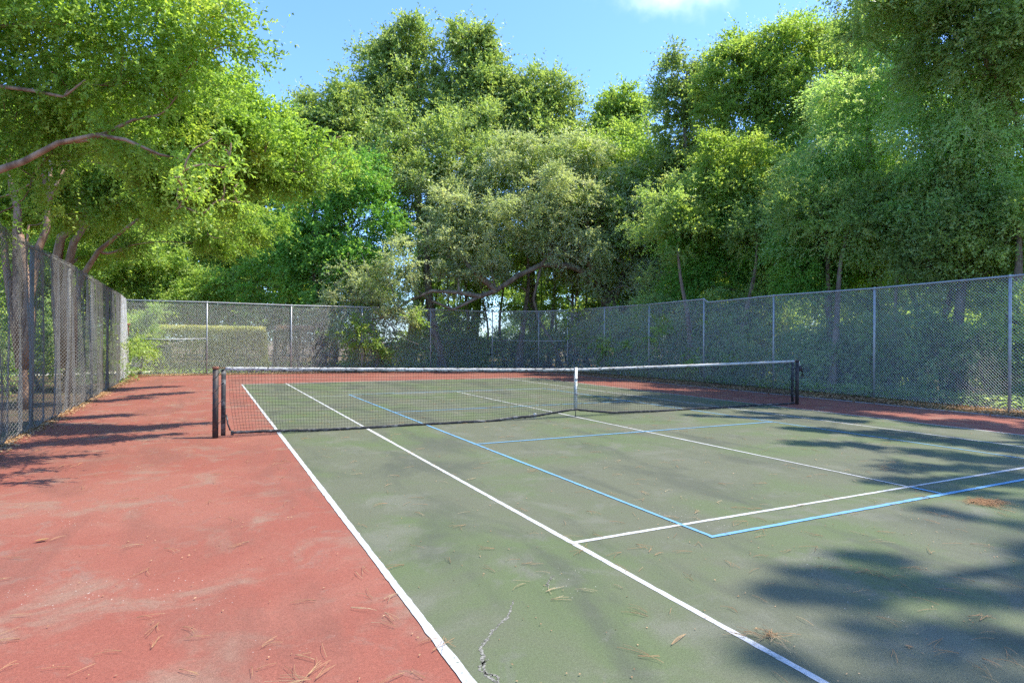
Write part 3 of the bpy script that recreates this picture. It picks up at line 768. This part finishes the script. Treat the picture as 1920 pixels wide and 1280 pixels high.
tree(113, 'layered light green tree whose top stands just below the cloud', gb(1560, 26),
     PB(26, [(1510, 60, 24), (1560, 80, 40), (1530, 160, 55), (1600, 90, 40), (1590, 170, 60), (1640, 110, 40), (1540, 260, 60), (1480, 330, 60), (1550, 360, 50)]), 66000, .13, .06, ML['lime'], r0=.26, sub=(.22, .45), flat=.6, droop=.1)
tree(114, 'cool green drooping tree in the shade behind the right fence', gb(1640, 21.5),
     PB(21.5, [(1650, 200, 80), (1580, 280, 85), (1700, 270, 90), (1630, 370, 85), (1540, 380, 60), (1720, 380, 80), (1500, 440, 50), (1600, 460, 60), (1690, 160, 60), (1590, 200, 60), (1680, 470, 60), (1510, 330, 45)], 1.1), 115000, .115, .042, ML['cool'], r0=.24, sub=(.26, .5), droop=.55, fill=.4)
tree(115, 'dense cool green tree at the right edge of the picture', gb(1890, 18),
     PB(18, [(1800, 200, 90), (1880, 260, 100), (1820, 330, 90), (1900, 380, 90), (1780, 420, 70), (1860, 450, 70), (1940, 160, 90), (1760, 270, 70), (1950, 480, 80), (1900, 100, 70)], 1.1), 115000, .105, .042, ML['cool'], r0=.26, sub=(.26, .5), droop=.5, fill=.4)
tree(116, 'darker tall tree rising past the top right corner', gb(2150, 16),
     PB(16, [(1700, 40, 60, 2), (1790, 60, 90, 1), (1620, 20, 34, 1), (1590, -20, 30), (1880, 0, 110), (1760, -60, 90), (1660, -50, 60, 1), (1850, 110, 70), (1960, -80, 130), (1990, 80, 100), (1740, 130, 50, 2)], 1.1), 120000, .105, .05, ML['dark'], r0=.16, sub=(.25, .5), droop=.3, fill=.35)
tree(117, 'vivid green low tree in front of the right hand woods', gb(1400, 25.6),
     PB(25.6, [(1340, 430, 55), (1400, 450, 60), (1290, 480, 50), (1450, 480, 50), (1360, 510, 50), (1420, 400, 50), (1300, 530, 40), (1470, 430, 40), (1440, 530, 40)]), 80000, .11, .055, ML['bright'], r0=.16, sub=(.26, .5), droop=.4)
tree(118, 'yellow green tree in the middle of the right hand woods', gb(1480, 24.5),
     PB(24.5, [(1370, 350, 50), (1440, 330, 55), (1500, 410, 50), (1350, 300, 40), (1290, 420, 40)]), 42000, .12, .065, ML['lime'], r0=.18, sub=(.26, .5))
tree(119, 'mid green tree just above the right fence rail', gb(1560, 21.6),
     PB(21.6, [(1520, 470, 50), (1580, 490, 50), (1640, 470, 45), (1500, 520, 35), (1700, 500, 40), (1600, 430, 45)]), 60000, .10, .05, ML['bright'], r0=.15, sub=(.26, .5), droop=.35)
tree(120, 'leafy tree over the last visible post of the right fence', gb(1800, 17.5),
     PB(17.5, [(1760, 460, 55), (1830, 470, 50), (1890, 450, 60), (1790, 400, 60), (1740, 500, 40), (1930, 500, 40)]), 56000, .09, .045, ML['broad'], r0=.20, sub=(.26, .5))

# crape myrtles over the left fence
tree(121, 'nearest crape myrtle, its tan limb arching in at the left edge', gb(-250, 7.5),
     PB(7.6, [(60, 60, 120, .4), (170, 60, 110), (290, 50, 95), (370, 60, 70, -.2), (430, 40, 52, -.3), (120, 150, 100, .5), (240, 150, 90, .3), (340, 150, 80), (30, 220, 90, .6), (150, 230, 80, .8), (470, 90, 26, -.2), (-80, 100, 140), (350, -30, 60), (200, -60, 110), (40, -80, 120), (60, 330, 50, .9), (-20, 280, 60, .8), (330, 300, 40), (270, 290, 40, .1), (130, 170, 45), (160, 60, 50), (200, 250, 45), (-60, 420, 60, 1)], 1.15, .8) + lobes([(0, 890, 60, 880, .12), (40, 860, 170, 850, .10), (0, 905, 80, 900, .08)], 3.4, .3, 5),
     95000, .058, .030, ML['myrtle'], M_MYRT, r0=.10, name='crape_myrtle', lr=.3, air=.8, lean=.08, group=None, top=3.4, sub=(.22, .45), fill=.2, droop=.25, twigs=.12, lpc=170,
     limbs=[(pl([(-250, 640, 7.5), (-180, 480, 7.5), (-90, 360, 7.4), (0, 318, 7.3), (45, 303, 7.3), (110, 268, 7.3), (180, 253, 7.3), (235, 262, 7.3), (300, 290, 7.4), (350, 300, 7.6)]), .060, .010),
            (pl([(-250, 500, 7.6), (-120, 260, 7.6), (0, 162, 7.4), (60, 170, 7.4), (120, 182, 7.3), (160, 150, 7.3)]), .042, .010),
            (pl([(110, 268, 7.3), (170, 262, 7.5), (250, 225, 7.6), (300, 215, 7.7)]), .03, .012),
            (pl([(-100, 100, 7.4), (0, 50, 7.4), (80, 42, 7.3), (160, 50, 7.3)]), .03, .008)])
tree(122, 'crape myrtle bough reaching farthest over the court at upper left', gb(-60, 10.2),
     PB(10.2, [(300, 230, 66), (380, 220, 60), (430, 250, 60), (480, 230, 42), (500, 280, 44), (520, 215, 22), (450, 310, 50), (370, 300, 62), (410, 170, 42), (300, 310, 55), (230, 260, 55, .5), (500, 330, 34), (200, 190, 60), (360, 350, 40), (530, 290, 18), (320, 370, 40), (400, 340, 40)], 1.1, .85) + lobes([(0, 838, 200, 818, .22), (120, 812, 300, 800, .16), (250, 800, 372, 793, .08), (40, 790, 230, 778, .2), (150, 830, 320, 812, .08)], 4.4, .4, 6),
     150000, .060, .032, ML['myrtle'], M_MYRT, r0=.11, name='crape_myrtle', lr=.3, air=.8, lean=.08, top=3.8, sub=(.2, .42), fill=.2, droop=.3, twigs=.12, lpc=170)
tree(123, 'multi stemmed crape myrtle whose tan trunks show through the left fence', gb(45, 13),
     PB(13.9, [(40, 330, 60), (110, 310, 60), (180, 330, 55), (20, 400, 40), (240, 300, 55), (100, 390, 45), (-40, 350, 60), (300, 340, 45), (160, 250, 55), (60, 250, 60), (190, 400, 35), (250, 370, 34)], 1.1),
     120000, .062, .034, ML['myrtle'], M_MYRT, r0=.10, name='crape_myrtle', lr=.3, air=.8, lean=.08, top=3.9, sub=(.24, .5), fill=.2, twigs=.12, lpc=150,
     limbs=[(pl([(42, 690, 13), (35, 560, 13), (33, 442, 13), (33, 390, 13), (22, 352, 13), (15, 290, 13)]), .12, .04),
            (pl([(45, 690, 13), (55, 560, 12.9), (72, 466, 13), (88, 429, 13), (90, 390, 13), (83, 324, 13), (85, 270, 13)]), .10, .03),
            (pl([(90, 400, 13), (94, 350, 13), (95, 300, 13)]), .05, .03), (pl([(92, 385, 13), (104, 350, 13), (122, 316, 13)]), .045, .025),
            (pl([(40, 690, 13), (20, 560, 13), (5, 450, 12.9), (-15, 380, 12.8)]), .09, .04),
            (pl([(45, 690, 13), (60, 600, 12.8), (50, 520, 12.8), (40, 440, 12.8)]), .09, .05)])
tree(124, 'crape myrtle with orange forked stems rising above the middle of the left fence', gb(125, 17),
     PB(17.8, [(160, 350, 44), (220, 340, 46), (280, 330, 44), (340, 350, 45), (390, 380, 38), (200, 420, 34), (140, 420, 34), (300, 400, 32, .5), (100, 460, 30), (240, 460, 22), (170, 480, 20), (430, 340, 36), (330, 300, 40), (260, 280, 45)], 1.1) + lobes([(180, 752, 260, 745, .3), (250, 742, 345, 735, .22), (200, 730, 320, 724, .3)], 4.6, .4, 7),
     124000, .066, .036, ML['myrtle'], M_MYRT, r0=.10, name='crape_myrtle', lr=.3, air=.8, lean=.08, top=4.2, sub=(.24, .5), fill=.15, twigs=.12, lpc=150,
     limbs=[(pl([(118, 690, 17), (108, 560, 17), (107, 485, 17), (115, 445, 17), (140, 425, 17), (150, 380, 17), (165, 345, 17), (200, 325, 17), (250, 314, 17)]), .16, .035),
            (pl([(128, 690, 17), (124, 560, 17), (128, 500, 17), (138, 455, 17), (155, 430, 17), (160, 380, 17), (168, 320, 17)]), .15, .04),
            (pl([(155, 428, 17), (172, 412, 17), (200, 390, 17), (230, 372, 17)]), .07, .03),
            (pl([(138, 690, 17), (140, 560, 17), (155, 517, 17), (185, 470, 17), (212, 448, 17), (236, 428, 17), (260, 410, 17)]), .10, .03),
            (pl([(160, 380, 17), (150, 420, 17), (140, 425, 17)]), .05, .04)])
tree(125, 'lime green shrubby tree beyond the far left corner of the court', gb(270, 31),
     PB(31, [(270, 500, 34), (300, 530, 40), (240, 540, 40), (330, 500, 34), (230, 580, 26), (360, 555, 34), (270, 470, 22), (400, 540, 36)]), 52000, .12, .06, ML['forest'], r0=.10, sub=(.25, .5), droop=.35)
tree(126, 'feathery yellow green conifer like shrub beside the gate latch', gb(262, 25.8),
     PB(25.8, [(258, 625, 13), (272, 606, 10), (285, 585, 9), (252, 645, 12), (268, 640, 12), (246, 605, 7)]), 16000, .10, .04, ML['forest'], r0=.05, name='shrub', cat='shrub', sub=(.3, .6))

# slim trunks behind the centre of the back fence
sl = [(972, 24.5, .15, 470, 'straight slim trunk standing clear behind the centre of the back fence'),
      (912, 29, .07, 520, 'thin sapling directly right of the dark clipped shrub'),
      (948, 30, .09, 500, 'thin dark sapling just left of the straight slim trunk'),
      (1068, 27, .10, 480, 'slim dark trunk next to the chamfered fence corner post'),
      (1077, 30, .07, 470, 'pale pole thin sapling behind the chamfered fence corner'),
      (878, 28, .15, 520, 'thick dark trunk above the clipped dark shrub'),
      (896, 32, .17, 520, 'thick grey trunk farther back above the clipped dark shrub'),
      (838, 27, .06, 510, 'thin forked sapling right of the fence post left of centre'),
      (1030, 30, .12, 500, 'dark trunk midway between the slim trunk and the corner post'),
      (1046, 33, .10, 500, 'second dark trunk left of the corner post, farther back'),
      (1102, 26, .13, 500, 'leaning grey trunk right of the corner post'),
      (1140, 28, .08, 500, 'thin trunk deep in the corner thicket'),
      (855, 34, .08, 520, 'far thin trunk left of the thick dark trunk'),
      (815, 30, .07, 520, 'thin trunk beside the fence post left of centre'),
      (1000, 35, .09, 500, 'far slender trunk right of the straight slim trunk')]
for i, (px, d, r0, ty, lab) in enumerate(sl):
    r0 *= 1.2; d = 33.2 + (d - 24) * .55
    rr = np.random.default_rng(300 + i)
    tree(300 + i, lab, gb(px, d), PB(d, [(px + rr.integers(-25, 25), ty - 30, 40), (px + rr.integers(-40, 40), ty - 70, 45), (px + rr.integers(-15, 15), ty + 25, 22), (px + rr.integers(-30, 30), ty + 70, 18), (px + rr.integers(-30, 30), ty + 120, 14)]),
         8000, .15, .08, ML['lime' if i % 3 else 'forest'], M_BARK, r0=r0, name='slim_tree', group='slim trunks behind the back fence', top=at(px, ty - 60, d)[2], sub=(.3, .6), twigs=.3)

# woods farther back: four prototypes, copied whole
protos = []
for k in range(4):
    rr = np.random.default_rng(500 + k); bl = []
    Ht = [13, 15, 11.5, 16][k]
    for q in range(11):
        a = rr.random() * 6.28; z = rr.uniform(2.2 if k % 2 else 3.0, Ht - 1.6); rad = 2.6 * math.sin(min(3.0, max(.35, (z / Ht) * 3.0)))
        bl.append((math.cos(a) * rad, math.sin(a) * rad, z, rr.uniform(1.5, 2.3), rr.uniform(1.5, 2.3), rr.uniform(1.1, 1.7)))
    protos.append(tree(500 + k, 'tree in the sunlit woods behind', (0, 0, -.03), bl, 34000, .22, .12, ML['forest' if k % 2 == 0 else 'lime'], M_BARK, r0=.2, sub=(.25, .5), fill=.3, name='woodland_tree', top=Ht - 2))
def copy_tree(o, loc, rz, s, label, group):
    c = o.copy(); COL.objects.link(c); c.location = loc; c.rotation_euler = (0, 0, rz); c.scale = (s, s, s)
    c['label'] = label; c['group'] = group
    for ch in list(o.children):
        k = ch.copy(); COL.objects.link(k); k.parent = c
    return c
rr = np.random.default_rng(9)
spots = []
for (pa, pb, d, n_) in [(150, 1250, 46, 7), (200, 1300, 58, 8), (1150, 1950, 34, 8), (1100, 2050, 46, 7), (-400, 220, 30, 5), (-500, 250, 42, 4)]:
    for q in range(n_):
        px = pa + (pb - pa) * (q + .5) / n_ + rr.uniform(-30, 30); dd = d + rr.uniform(-3, 3); c = at(px, 640, dd)
        if d == 46 and 640 < px < 1150 and pb == 1250: continue
        spots.append((c[0], c[1], d))
for i, (x, y, d) in enumerate(spots):
    if x < -2: lab, g = 'leafy tree standing in the greenery behind the left fence', 'trees behind the left fence'
    elif x > 21 and y < 24: lab, g = 'tree deep in the woods behind the right fence', 'trees deep behind the right fence'
    else: lab, g = 'sunlit tree deep in the woods beyond the back fence', 'woodland trees beyond the back fence'
    s = .85 if d < 40 else 1.0
    if i < 4:
        o = protos[i]; o.location = (x, y, -.03); o.rotation_euler = (0, 0, rr.random() * 6); o.scale = (s, s, s); o['label'] = lab; o['group'] = g
    else: copy_tree(protos[i % 4], (x, y, -.03), rr.random() * 6, s * rr.uniform(.85, 1.1), lab, g)

# shade trees to the right of and behind the camera, whose shadows fall on the near court
near = [(1450, 1110, 1500, 1114, .06), (1500, 1112, 1620, 1128, .05), (1490, 1074, 1560, 1079, .035), (1560, 1078, 1700, 1098, .06), (1700, 1103, 1960, 1128, .05), (1590, 1040, 1680, 1052, .04),
        (1570, 1166, 1640, 1178, .04), (1620, 1180, 1760, 1190, .05), (1760, 1190, 1960, 1215, .05), (1420, 1226, 1470, 1242, .035), (1470, 1246, 1560, 1272, .06), (1620, 1225, 1800, 1250, .05), (1800, 1255, 1960, 1275, .07), (1660, 1300, 1960, 1330, .1),
        (1727, 953, 1800, 966, .07), (1800, 968, 1822, 971, .04), (1880, 978, 1960, 1000, .10), (1900, 1020, 1990, 1045, .12), (1880, 1085, 1980, 1100, .10), (1980, 950, 2200, 1100, .3), (2000, 1050, 2300, 1250, .35)]
pines = [(near[:6] + near[8:10], (12.6, -12.0), 19, 601, 'tall pine outside the court near the photographer, shading the near right corner'),
         (near[6:8] + near[10:], (15.0, -13.6), 20, 604, 'second tall pine farther outside the near right corner of the court')]
for lst, bx, h, sd, lab in pines:
    tree(sd, lab, (bx[0], bx[1], -.03), lobes(lst, h, .8, sd), 34000, .06, .022, ML['pine'], M_BARK, r0=.28, name='pine_tree', top=h + .5, sub=(.3, .6), fill=.05, twigs=0, lpc=60, sat=False, air=0, lr=.12, sprig=.12)
mid = [(1290, 778, 1450, 783, .10), (1400, 772, 1600, 790, .16), (1490, 803, 1560, 808, .12), (1560, 805, 1680, 822, .18), (1470, 831, 1570, 832, .09), (1580, 832, 1760, 850, .22), (1680, 812, 1960, 850, .30), (1760, 850, 1960, 872, .25),
       (1610, 880, 1720, 878, .09), (1720, 872, 1850, 880, .14), (1640, 900, 1740, 908, .12), (1760, 898, 1960, 905, .16), (1750, 918, 1840, 921, .08), (1860, 885, 1980, 900, .18), (1600, 775, 1800, 800, .35), (1800, 790, 1980, 815, .45), (1640, 765, 1980, 785, .5), (1980, 800, 2300, 950, .7)]
tree(602, 'tall broadleaf tree outside the right fence, beside the photographer', (19.5, -9.8, -.03), lobes(mid, 16, 1.0, 602), 110000, .12, .06, ML['dark'], M_BARK, r0=.30, top=17, sub=(.25, .6), fill=.05, twigs=0, lpc=60, sat=False, air=0, lr=.12, sprig=.12)
far = [(1380, 748, 1560, 766, .5), (1330, 735, 1500, 748, .45), (1190, 731, 1330, 738, .25), (1200, 745, 1290, 752, .22), (1215, 716, 1330, 720, .35), (1260, 757, 1380, 764, .22), (1330, 722, 1440, 738, .6), (1540, 745, 1700, 770, .6)]
tree(603, 'tall tree rising out of frame behind the right fence', (22.6, -5.5, -.03), lobes(far, 14.5, 1.2, 603), 60000, .13, .065, ML['dark'], M_BARK, r0=.26, top=15.5, sub=(.25, .6), fill=.05, twigs=0, lpc=80, sat=False, lr=.12)

# ------------------------------------------------------------------ hedges, shrubs, undergrowth
def hedge(seed, label, x0, x1, y0, y1, z, n, mat, topmat=None, round_=.25, name='hedge', ln=.06, wd=.03, rag=.05):
    rng = np.random.default_rng(seed); T = empty(name, ((x0 + x1) / 2, (y0 + y1) / 2, 0), label, 'hedge' if name == 'hedge' else 'shrub')
    cx, cy = (x0 + x1) / 2, (y0 + y1) / 2; hx, hy = (x1 - x0) / 2, (y1 - y0) / 2
    P = rng.uniform(-1, 1, (n, 3)); f = rng.integers(0, 5, n); k = rng.random(n) < .72
    P[:, 0] = np.where(k & (f == 0), -1, np.where(k & (f == 1), 1, P[:, 0])); P[:, 1] = np.where(k & ((f == 2)), -1, P[:, 1]); P[:, 2] = np.where(k & (f >= 3), 1, P[:, 2])
    q = P.copy(); pw = 2 + 6 * (1 - round_)
    nr = (np.abs(P[:, 0]) ** pw + np.abs(P[:, 2].clip(0, 1)) ** pw + np.abs(P[:, 1]) ** pw) ** (1 / pw); q = P / np.maximum(nr, 1)[:, None]
    lump = .5 * np.sin(q[:, 0] * hx * 3.1 + seed) + .5 * np.sin(q[:, 2] * 4 + q[:, 0] * hx * 1.7)
    q *= (1 + .03 * lump + rng.normal(0, rag * .4, n))[:, None]
    W = np.stack([cx + q[:, 0] * hx, cy + q[:, 1] * hy, z * .5 + q[:, 2] * z * .5], 1); W[:, 2] = np.maximum(W[:, 2], .02)
    A = unit(rng.normal(0, 1, (n, 3)) + q * 1.2)
    V, Fq = leaf_quads(rng, W, A, (0, -.2, .6), ln, wd); tint = rng.random(n)
    if topmat is not None:
        m = 5000; W2 = np.stack([cx + rng.uniform(-1, 1, m) * hx * .98, cy + rng.uniform(-1, 1, m) * hy * .95, np.full(m, z) + rng.uniform(-.12, .10, m)], 1)
        V2, F2 = leaf_quads(rng, W2, unit(rng.normal(0, .5, (m, 3)) + np.array([0, 0, 1.0])), (0, -.5, .5), ln * 1.3, wd)
        b2 = MB(); b2.add(V2, F2); b2.obj('top_leaves', topmat, T, attr=rng.random(m))
    b = MB(); b.add(V, Fq); b.obj('leaves', mat, T, attr=tint)
    b = MB()
    for k in range(14):
        s = np.array([cx + rng.uniform(-.8, .8) * hx, cy + rng.uniform(-.5, .5) * hy, -.05]); b.tube(wpath(rng, s, s + np.array([rng.normal(0, .3), rng.normal(0, .2), z * .85]), 5, .05), np.linspace(.025, .008, 5), 5)
    b.obj('stems', M_BARK, T)
    return T
hedge(701, 'long clipped box hedge with pale sunlit top, left behind the back fence', -3.05, 1.45, 20.0, 21.3, 1.98, 52000, ML['hedge'], ML['hedgetop'], .34)
hedge(702, 'rounded hedge with pinkish tips right of the long clipped hedge', 1.85, 4.7, 20.3, 21.6, 2.05, 34000, ML['hedge'], ML['pinktop'], .55)
hedge(703, 'dark rounded shrub under the hanging oak bough', 5.4, 6.9, 20.4, 21.4, 2.1, 18000, ML['ivy'], None, .8, 'shrub')
hedge(704, 'low blue green shrub left of the taller dark clipped shrub', 7.1, 9.9, 20.4, 21.6, 1.38, 26000, ML['ivy'], None, .6, 'shrub')
hedge(705, 'dark blue green clipped shrub at the centre of the back fence', 10.0, 13.0, 20.6, 21.9, 1.72, 30000, ML['ivy'], None, .5, 'shrub')

def bush(seed, label, px, d, z, w, n, leaf, ln=.10, wd=.05, name='shrub', group=None):
    rr = np.random.default_rng(seed); c = at(px, 640, d); bl = []
    for q in range(6):
        bl.append((c[0] + rr.uniform(-1, 1) * w * .6, c[1] + rr.uniform(-1, 1) * w * .45, z * rr.uniform(.25, .8), w * rr.uniform(.3, .5), w * rr.uniform(.3, .5), z * rr.uniform(.22, .34)))
    return tree(seed, label, (c[0], c[1], -.03), bl, n, ln, wd, leaf, M_BARK, r0=.05, name=name, cat='shrub', group=group, top=z * .6, sub=(.3, .6), twigs=.5, droop=.3, lpc=200, stems=3)
ush = [(1150, 30, 2.6, 2.4, 'dark'), (1210, 28, 2.2, 2.2, 'ivy'), (1262, 26.5, 3.2, 2.2, 'ivy'), (1325, 25, 3.0, 2.2, 'dark'), (1380, 23.4, 2.6, 2.2, 'ivy'), (1430, 23.4, 3.2, 2.4, 'dark'), (1490, 21.8, 2.2, 2.0, 'cool'), (1545, 22, 2.9, 2.4, 'dark'),
       (1600, 20, 1.8, 1.8, 'ivy'), (1665, 19.8, 3.2, 2.2, 'dark'), (1720, 18.2, 1.7, 1.7, 'cool'), (1790, 18.0, 2.8, 2.2, 'ivy'), (1850, 16.6, 1.7, 1.5, 'ivy'), (1915, 16.6, 2.8, 2.0, 'dark'), (1990, 15.2, 2.4, 1.8, 'ivy')]
ORD = 'first second third fourth fifth sixth seventh eighth ninth tenth eleventh twelfth thirteenth fourteenth fifteenth sixteenth seventeenth eighteenth'.split()
for i, (px, d, z, w, lf_) in enumerate(ush):
    bush(800 + i, ('low' if z < 2.3 else 'tall') + ' shaded undergrowth bush behind the right fence, %s from its far corner' % ORD[i], px, d, z * 1.2, w, 17000, ML[lf_], .085, .042, group='undergrowth bushes behind the right fence')
for i, (px, d, z, w, lf_) in enumerate([(-120, 17, 2.4, 2.4, 'broad'), (-20, 15, 1.8, 2.2, 'dark'), (60, 18, 1.9, 2.4, 'broad'), (120, 21, 2.2, 2.4, 'dark'), (180, 24, 2.2, 2.4, 'lime'), (-60, 22, 3.4, 3.0, 'lime'), (60, 26, 3.6, 3.2, 'forest'), (150, 30, 3.6, 3.2, 'forest')]):
    bush(840 + i, 'green bush seen through the left fence, %s from the near end' % ORD[i], px, d, z, w, 9000, ML[lf_], .09, .045, group='bushes outside the left fence')
for i, (px, d, z, w) in enumerate([(800, 35, 2.6, 3.2), (900, 38, 2.2, 3.2), (1000, 36, 1.8, 3.2), (1080, 34, 2.0, 3.0), (700, 30, 3.4, 3.2), (960, 42, 3.6, 4), (840, 44, 4.2, 4), (1060, 44, 4.0, 4), (560, 32, 3.6, 3.6), (440, 31, 3.4, 3.4), (1180, 31, 3.2, 3.4), (1260, 30, 3.4, 3.4), (1350, 27, 3.4, 3.2), (1450, 27, 3.2, 3.2), (1560, 26, 3.4, 3.4), (1680, 25, 3.4, 3.2), (1790, 24, 3.4, 3.2), (1900, 22, 3.4, 3)]):
    bush(860 + i, 'yellow green bush on the woodland floor %s' % ('beyond the back fence, among the slim trunks' if i < 8 else 'behind the hedges' if i < 10 else 'deep behind the right fence'), px, d, z, w, 9000, ML['forest'], .14, .07, group='bushes on the woodland floor')

# dark leaning trunks behind the right fence
for i, (px, d, r0, lean, lab) in enumerate([
    (1560, 19.5, .13, 40, 'dark upright trunk right of the net end, behind the right fence'), (1600, 20.5, .16, -60, 'dark leaning trunk left of the third pale fence post'),
    (1668, 18.6, .10, 30, 'slim dark trunk just right of the third pale fence post'), (1740, 19.2, .14, -50, 'leaning dark trunk midway between the two nearest pale posts'),
    (1775, 17.9, .12, 20, 'dark trunk left of the nearest pale fence post'), (1905, 16.4, .22, 5, 'reddish thick trunk rising above the rail at the right edge'),
    (1290, 24.5, .14, -25, 'dark trunk left of the kinked fence post'), (1390, 23.2, .13, 30, 'dark trunk between the kinked post and the net end post')]):
    p0 = np.array(gb(px, d)); ctr = at(px + lean, 420, d)
    tree(900 + i, lab, p0, PB(d, [(px + lean, 440, 50), (px + lean * 1.4, 390, 55)]), 12000, .10, .05, ML['dark'], M_BARKW, r0=r0, name='leaning_tree', group='dark trunks behind the right fence', top=ctr[2], sub=(.3, .6))

# ------------------------------------------------------------------ ground cover and litter
M_LIT = leaf_mat('dry_leaves', (.20, .11, .05), (.42, .27, .14), .1, .7, .2, (.14, .08, .05))
M_NEED = leaf_mat('dry_pine_needles', (.30, .17, .08), (.46, .32, .18), .0, .7, .2, (.20, .12, .06))
rng = np.random.default_rng(21)
def scatter(n, xf, yf, ln, wd, mat, name, label_kind='stuff', zj=.01, seed=1):
    r = np.random.default_rng(seed); P = np.stack([xf(r, n), yf(r, n), r.uniform(.004, .004 + zj, n)], 1)
    A = unit(np.stack([r.normal(0, 1, n), r.normal(0, 1, n), r.normal(.05, .12, n)], 1))
    V, Fq = leaf_quads(r, P, A, (0, 0, 3), ln, wd); b = MB(); b.add(V, Fq); o = b.obj(name, mat, attr=r.random(n)); o['kind'] = 'stuff'; return o
tag(scatter(8500, lambda r, n: -3.52 + np.abs(r.normal(0, .14, n)) * (.6 + .5 * np.sin(np.arange(n))) - .10, lambda r, n: r.uniform(-3, 18.2, n), .05, .026, M_LIT, 'leaf_litter', seed=3), 'dry orange leaf litter gathered along the foot of the left fence', 'leaf litter')
tag(scatter(16000, lambda r, n: 14.6 + r.normal(0, .42, n), lambda r, n: r.uniform(-9, 18, n), .065, .035, M_LIT, 'leaf_litter', seed=4, zj=.02), 'brown leaf litter between the red surround and the right fence', 'leaf litter')
tag(scatter(6500, lambda r, n: r.uniform(-3.9, 14, n), lambda r, n: 18.3 + r.normal(0, .16, n), .06, .032, M_LIT, 'leaf_litter', seed=5, zj=.05), 'dry leaf litter along the foot of the back fence', 'leaf litter')
tag(scatter(30000, lambda r, n: r.uniform(15.2, 19.5, n), lambda r, n: r.uniform(-9, 18, n), .08, .045, ML['ivy'], 'ground_cover', seed=6, zj=.28), 'low green ground cover at the foot of the woods behind the right fence', 'ground cover')
tag(scatter(16000, lambda r, n: r.uniform(-4, 16, n), lambda r, n: r.uniform(19, 30, n), .10, .05, ML['forest'], 'ground_cover', seed=7, zj=.2), 'low green ground cover beyond the back fence', 'ground cover')
tag(scatter(3600, lambda r, n: r.uniform(-3.4, 13.6, n), lambda r, n: -8.5 + 26 * r.random(n) ** 1.3, .015, .009, M_LIT, 'leaf_crumbs', seed=8, zj=.006), 'tiny leaf crumbs scattered over the whole court', 'leaf crumbs')

def needles(name, pts, seed, L=(.07, .16), r=.0011, kind=None, bunch=3, parent=None, mat=None, lift=.004):
    rg = np.random.default_rng(seed); b = MB()
    for (x, y) in pts:
        a = rg.random() * 6.28
        for k in range(rg.integers(1, bunch + 1)):
            aa = a + rg.normal(0, .12); l = rg.uniform(*L); c = rg.normal(0, .25); tt = np.linspace(0, 1, 5)
            px = x + np.cos(aa + c * tt) * tt * l; py = y + np.sin(aa + c * tt) * tt * l; pz = lift + .004 + np.sin(tt * 3.14) * rg.uniform(0, .010) + k * .0015
            b.tube(np.stack([px, py, pz], 1), r, 3, cap=False)
    return b.obj(name, mat or M_NEED)
r = np.random.default_rng(31)
# denser near the camera, evenly over the court
pts = [(x, y) for x, y in zip(r.uniform(-3.4, 10.5, 950), -8.9 + 19 * r.random(950) ** 1.5)]
pts += [(x, y) for x, y in zip(r.uniform(-2.6, 3.6, 130), r.uniform(-8.8, -6.2, 130))]
o = needles('pine_needles', pts, 32); tag(o, 'fallen pine needles strewn singly over the court', 'pine needles', kind='stuff')
def pile(label, x, y, s, n, seed, L=(.06, .14)):
    rg = np.random.default_rng(seed); P = np.stack([rg.normal(x, s, n), rg.normal(y, s * .55, n)], 1)
    o = needles('needle_clump', P, seed + 1, L, .0010, bunch=4, lift=.006); return tag(o, label, 'needle clump')
pile('thick orange clump of pine needles beyond the blue baseline at right', 5.50, -7.10, .085, 170, 41)
pile('loose tuft of pine needles lying on the white singles line at bottom', 1.50, -8.05, .05, 16, 43)
pile('sparse bundle of long pine needles at the bottom left corner', -1.42, -7.75, .05, 7, 45, (.12, .22))
pile('small bundle of pine needles in the middle of the red surround', -.60, -7.45, .03, 8, 47, (.10, .16))
def curled_leaf(label, x, y, s, rot, mat):
    b = MB(); U = np.linspace(-1, 1, 9); P = []
    for i, u_ in enumerate(U):
        w = (1 - abs(u_) ** 1.8) * .42 + .02
        for vv in (-1, -.5, 0, .5, 1):
            P.append((u_ * s, vv * w * s, s * (.10 + .38 * abs(vv) * w + .14 * u_ * u_) - abs(vv) * .0))
    P = np.array(P); c, sn = math.cos(rot), math.sin(rot)
    Q = np.stack([P[:, 0] * c - P[:, 1] * sn, P[:, 0] * sn + P[:, 1] * c, P[:, 2]], 1)
    f = [(i * 5 + j, (i + 1) * 5 + j, (i + 1) * 5 + j + 1, i * 5 + j + 1) for i in range(8) for j in range(4)]
    b.add(Q, f); o = b.obj('fallen_leaf', mat); o.location = (x, y, .003)
    return tag(o, label, 'leaf')
t = NT('brown_leaf'); M_BLEAF = t.done(t.princ(t.mix(t.noise(60, 3), (.16, .08, .03), (.36, .19, .06)), .6))
t = NT('green_leaf'); M_GLEAF = t.done(t.princ((.22, .26, .07), .6))
curled_leaf('curled brown leaf alone on the red surround at left', -2.10, -4.70, .045, .3, M_BLEAF)
curled_leaf('small green leaf on the red surround near the bottom edge', -1.02, -7.93, .02, 1.3, M_GLEAF)
curled_leaf('dark curled leaf on the green court right of the white singles line', 2.05, -8.42, .02, 2.0, M_BLEAF)
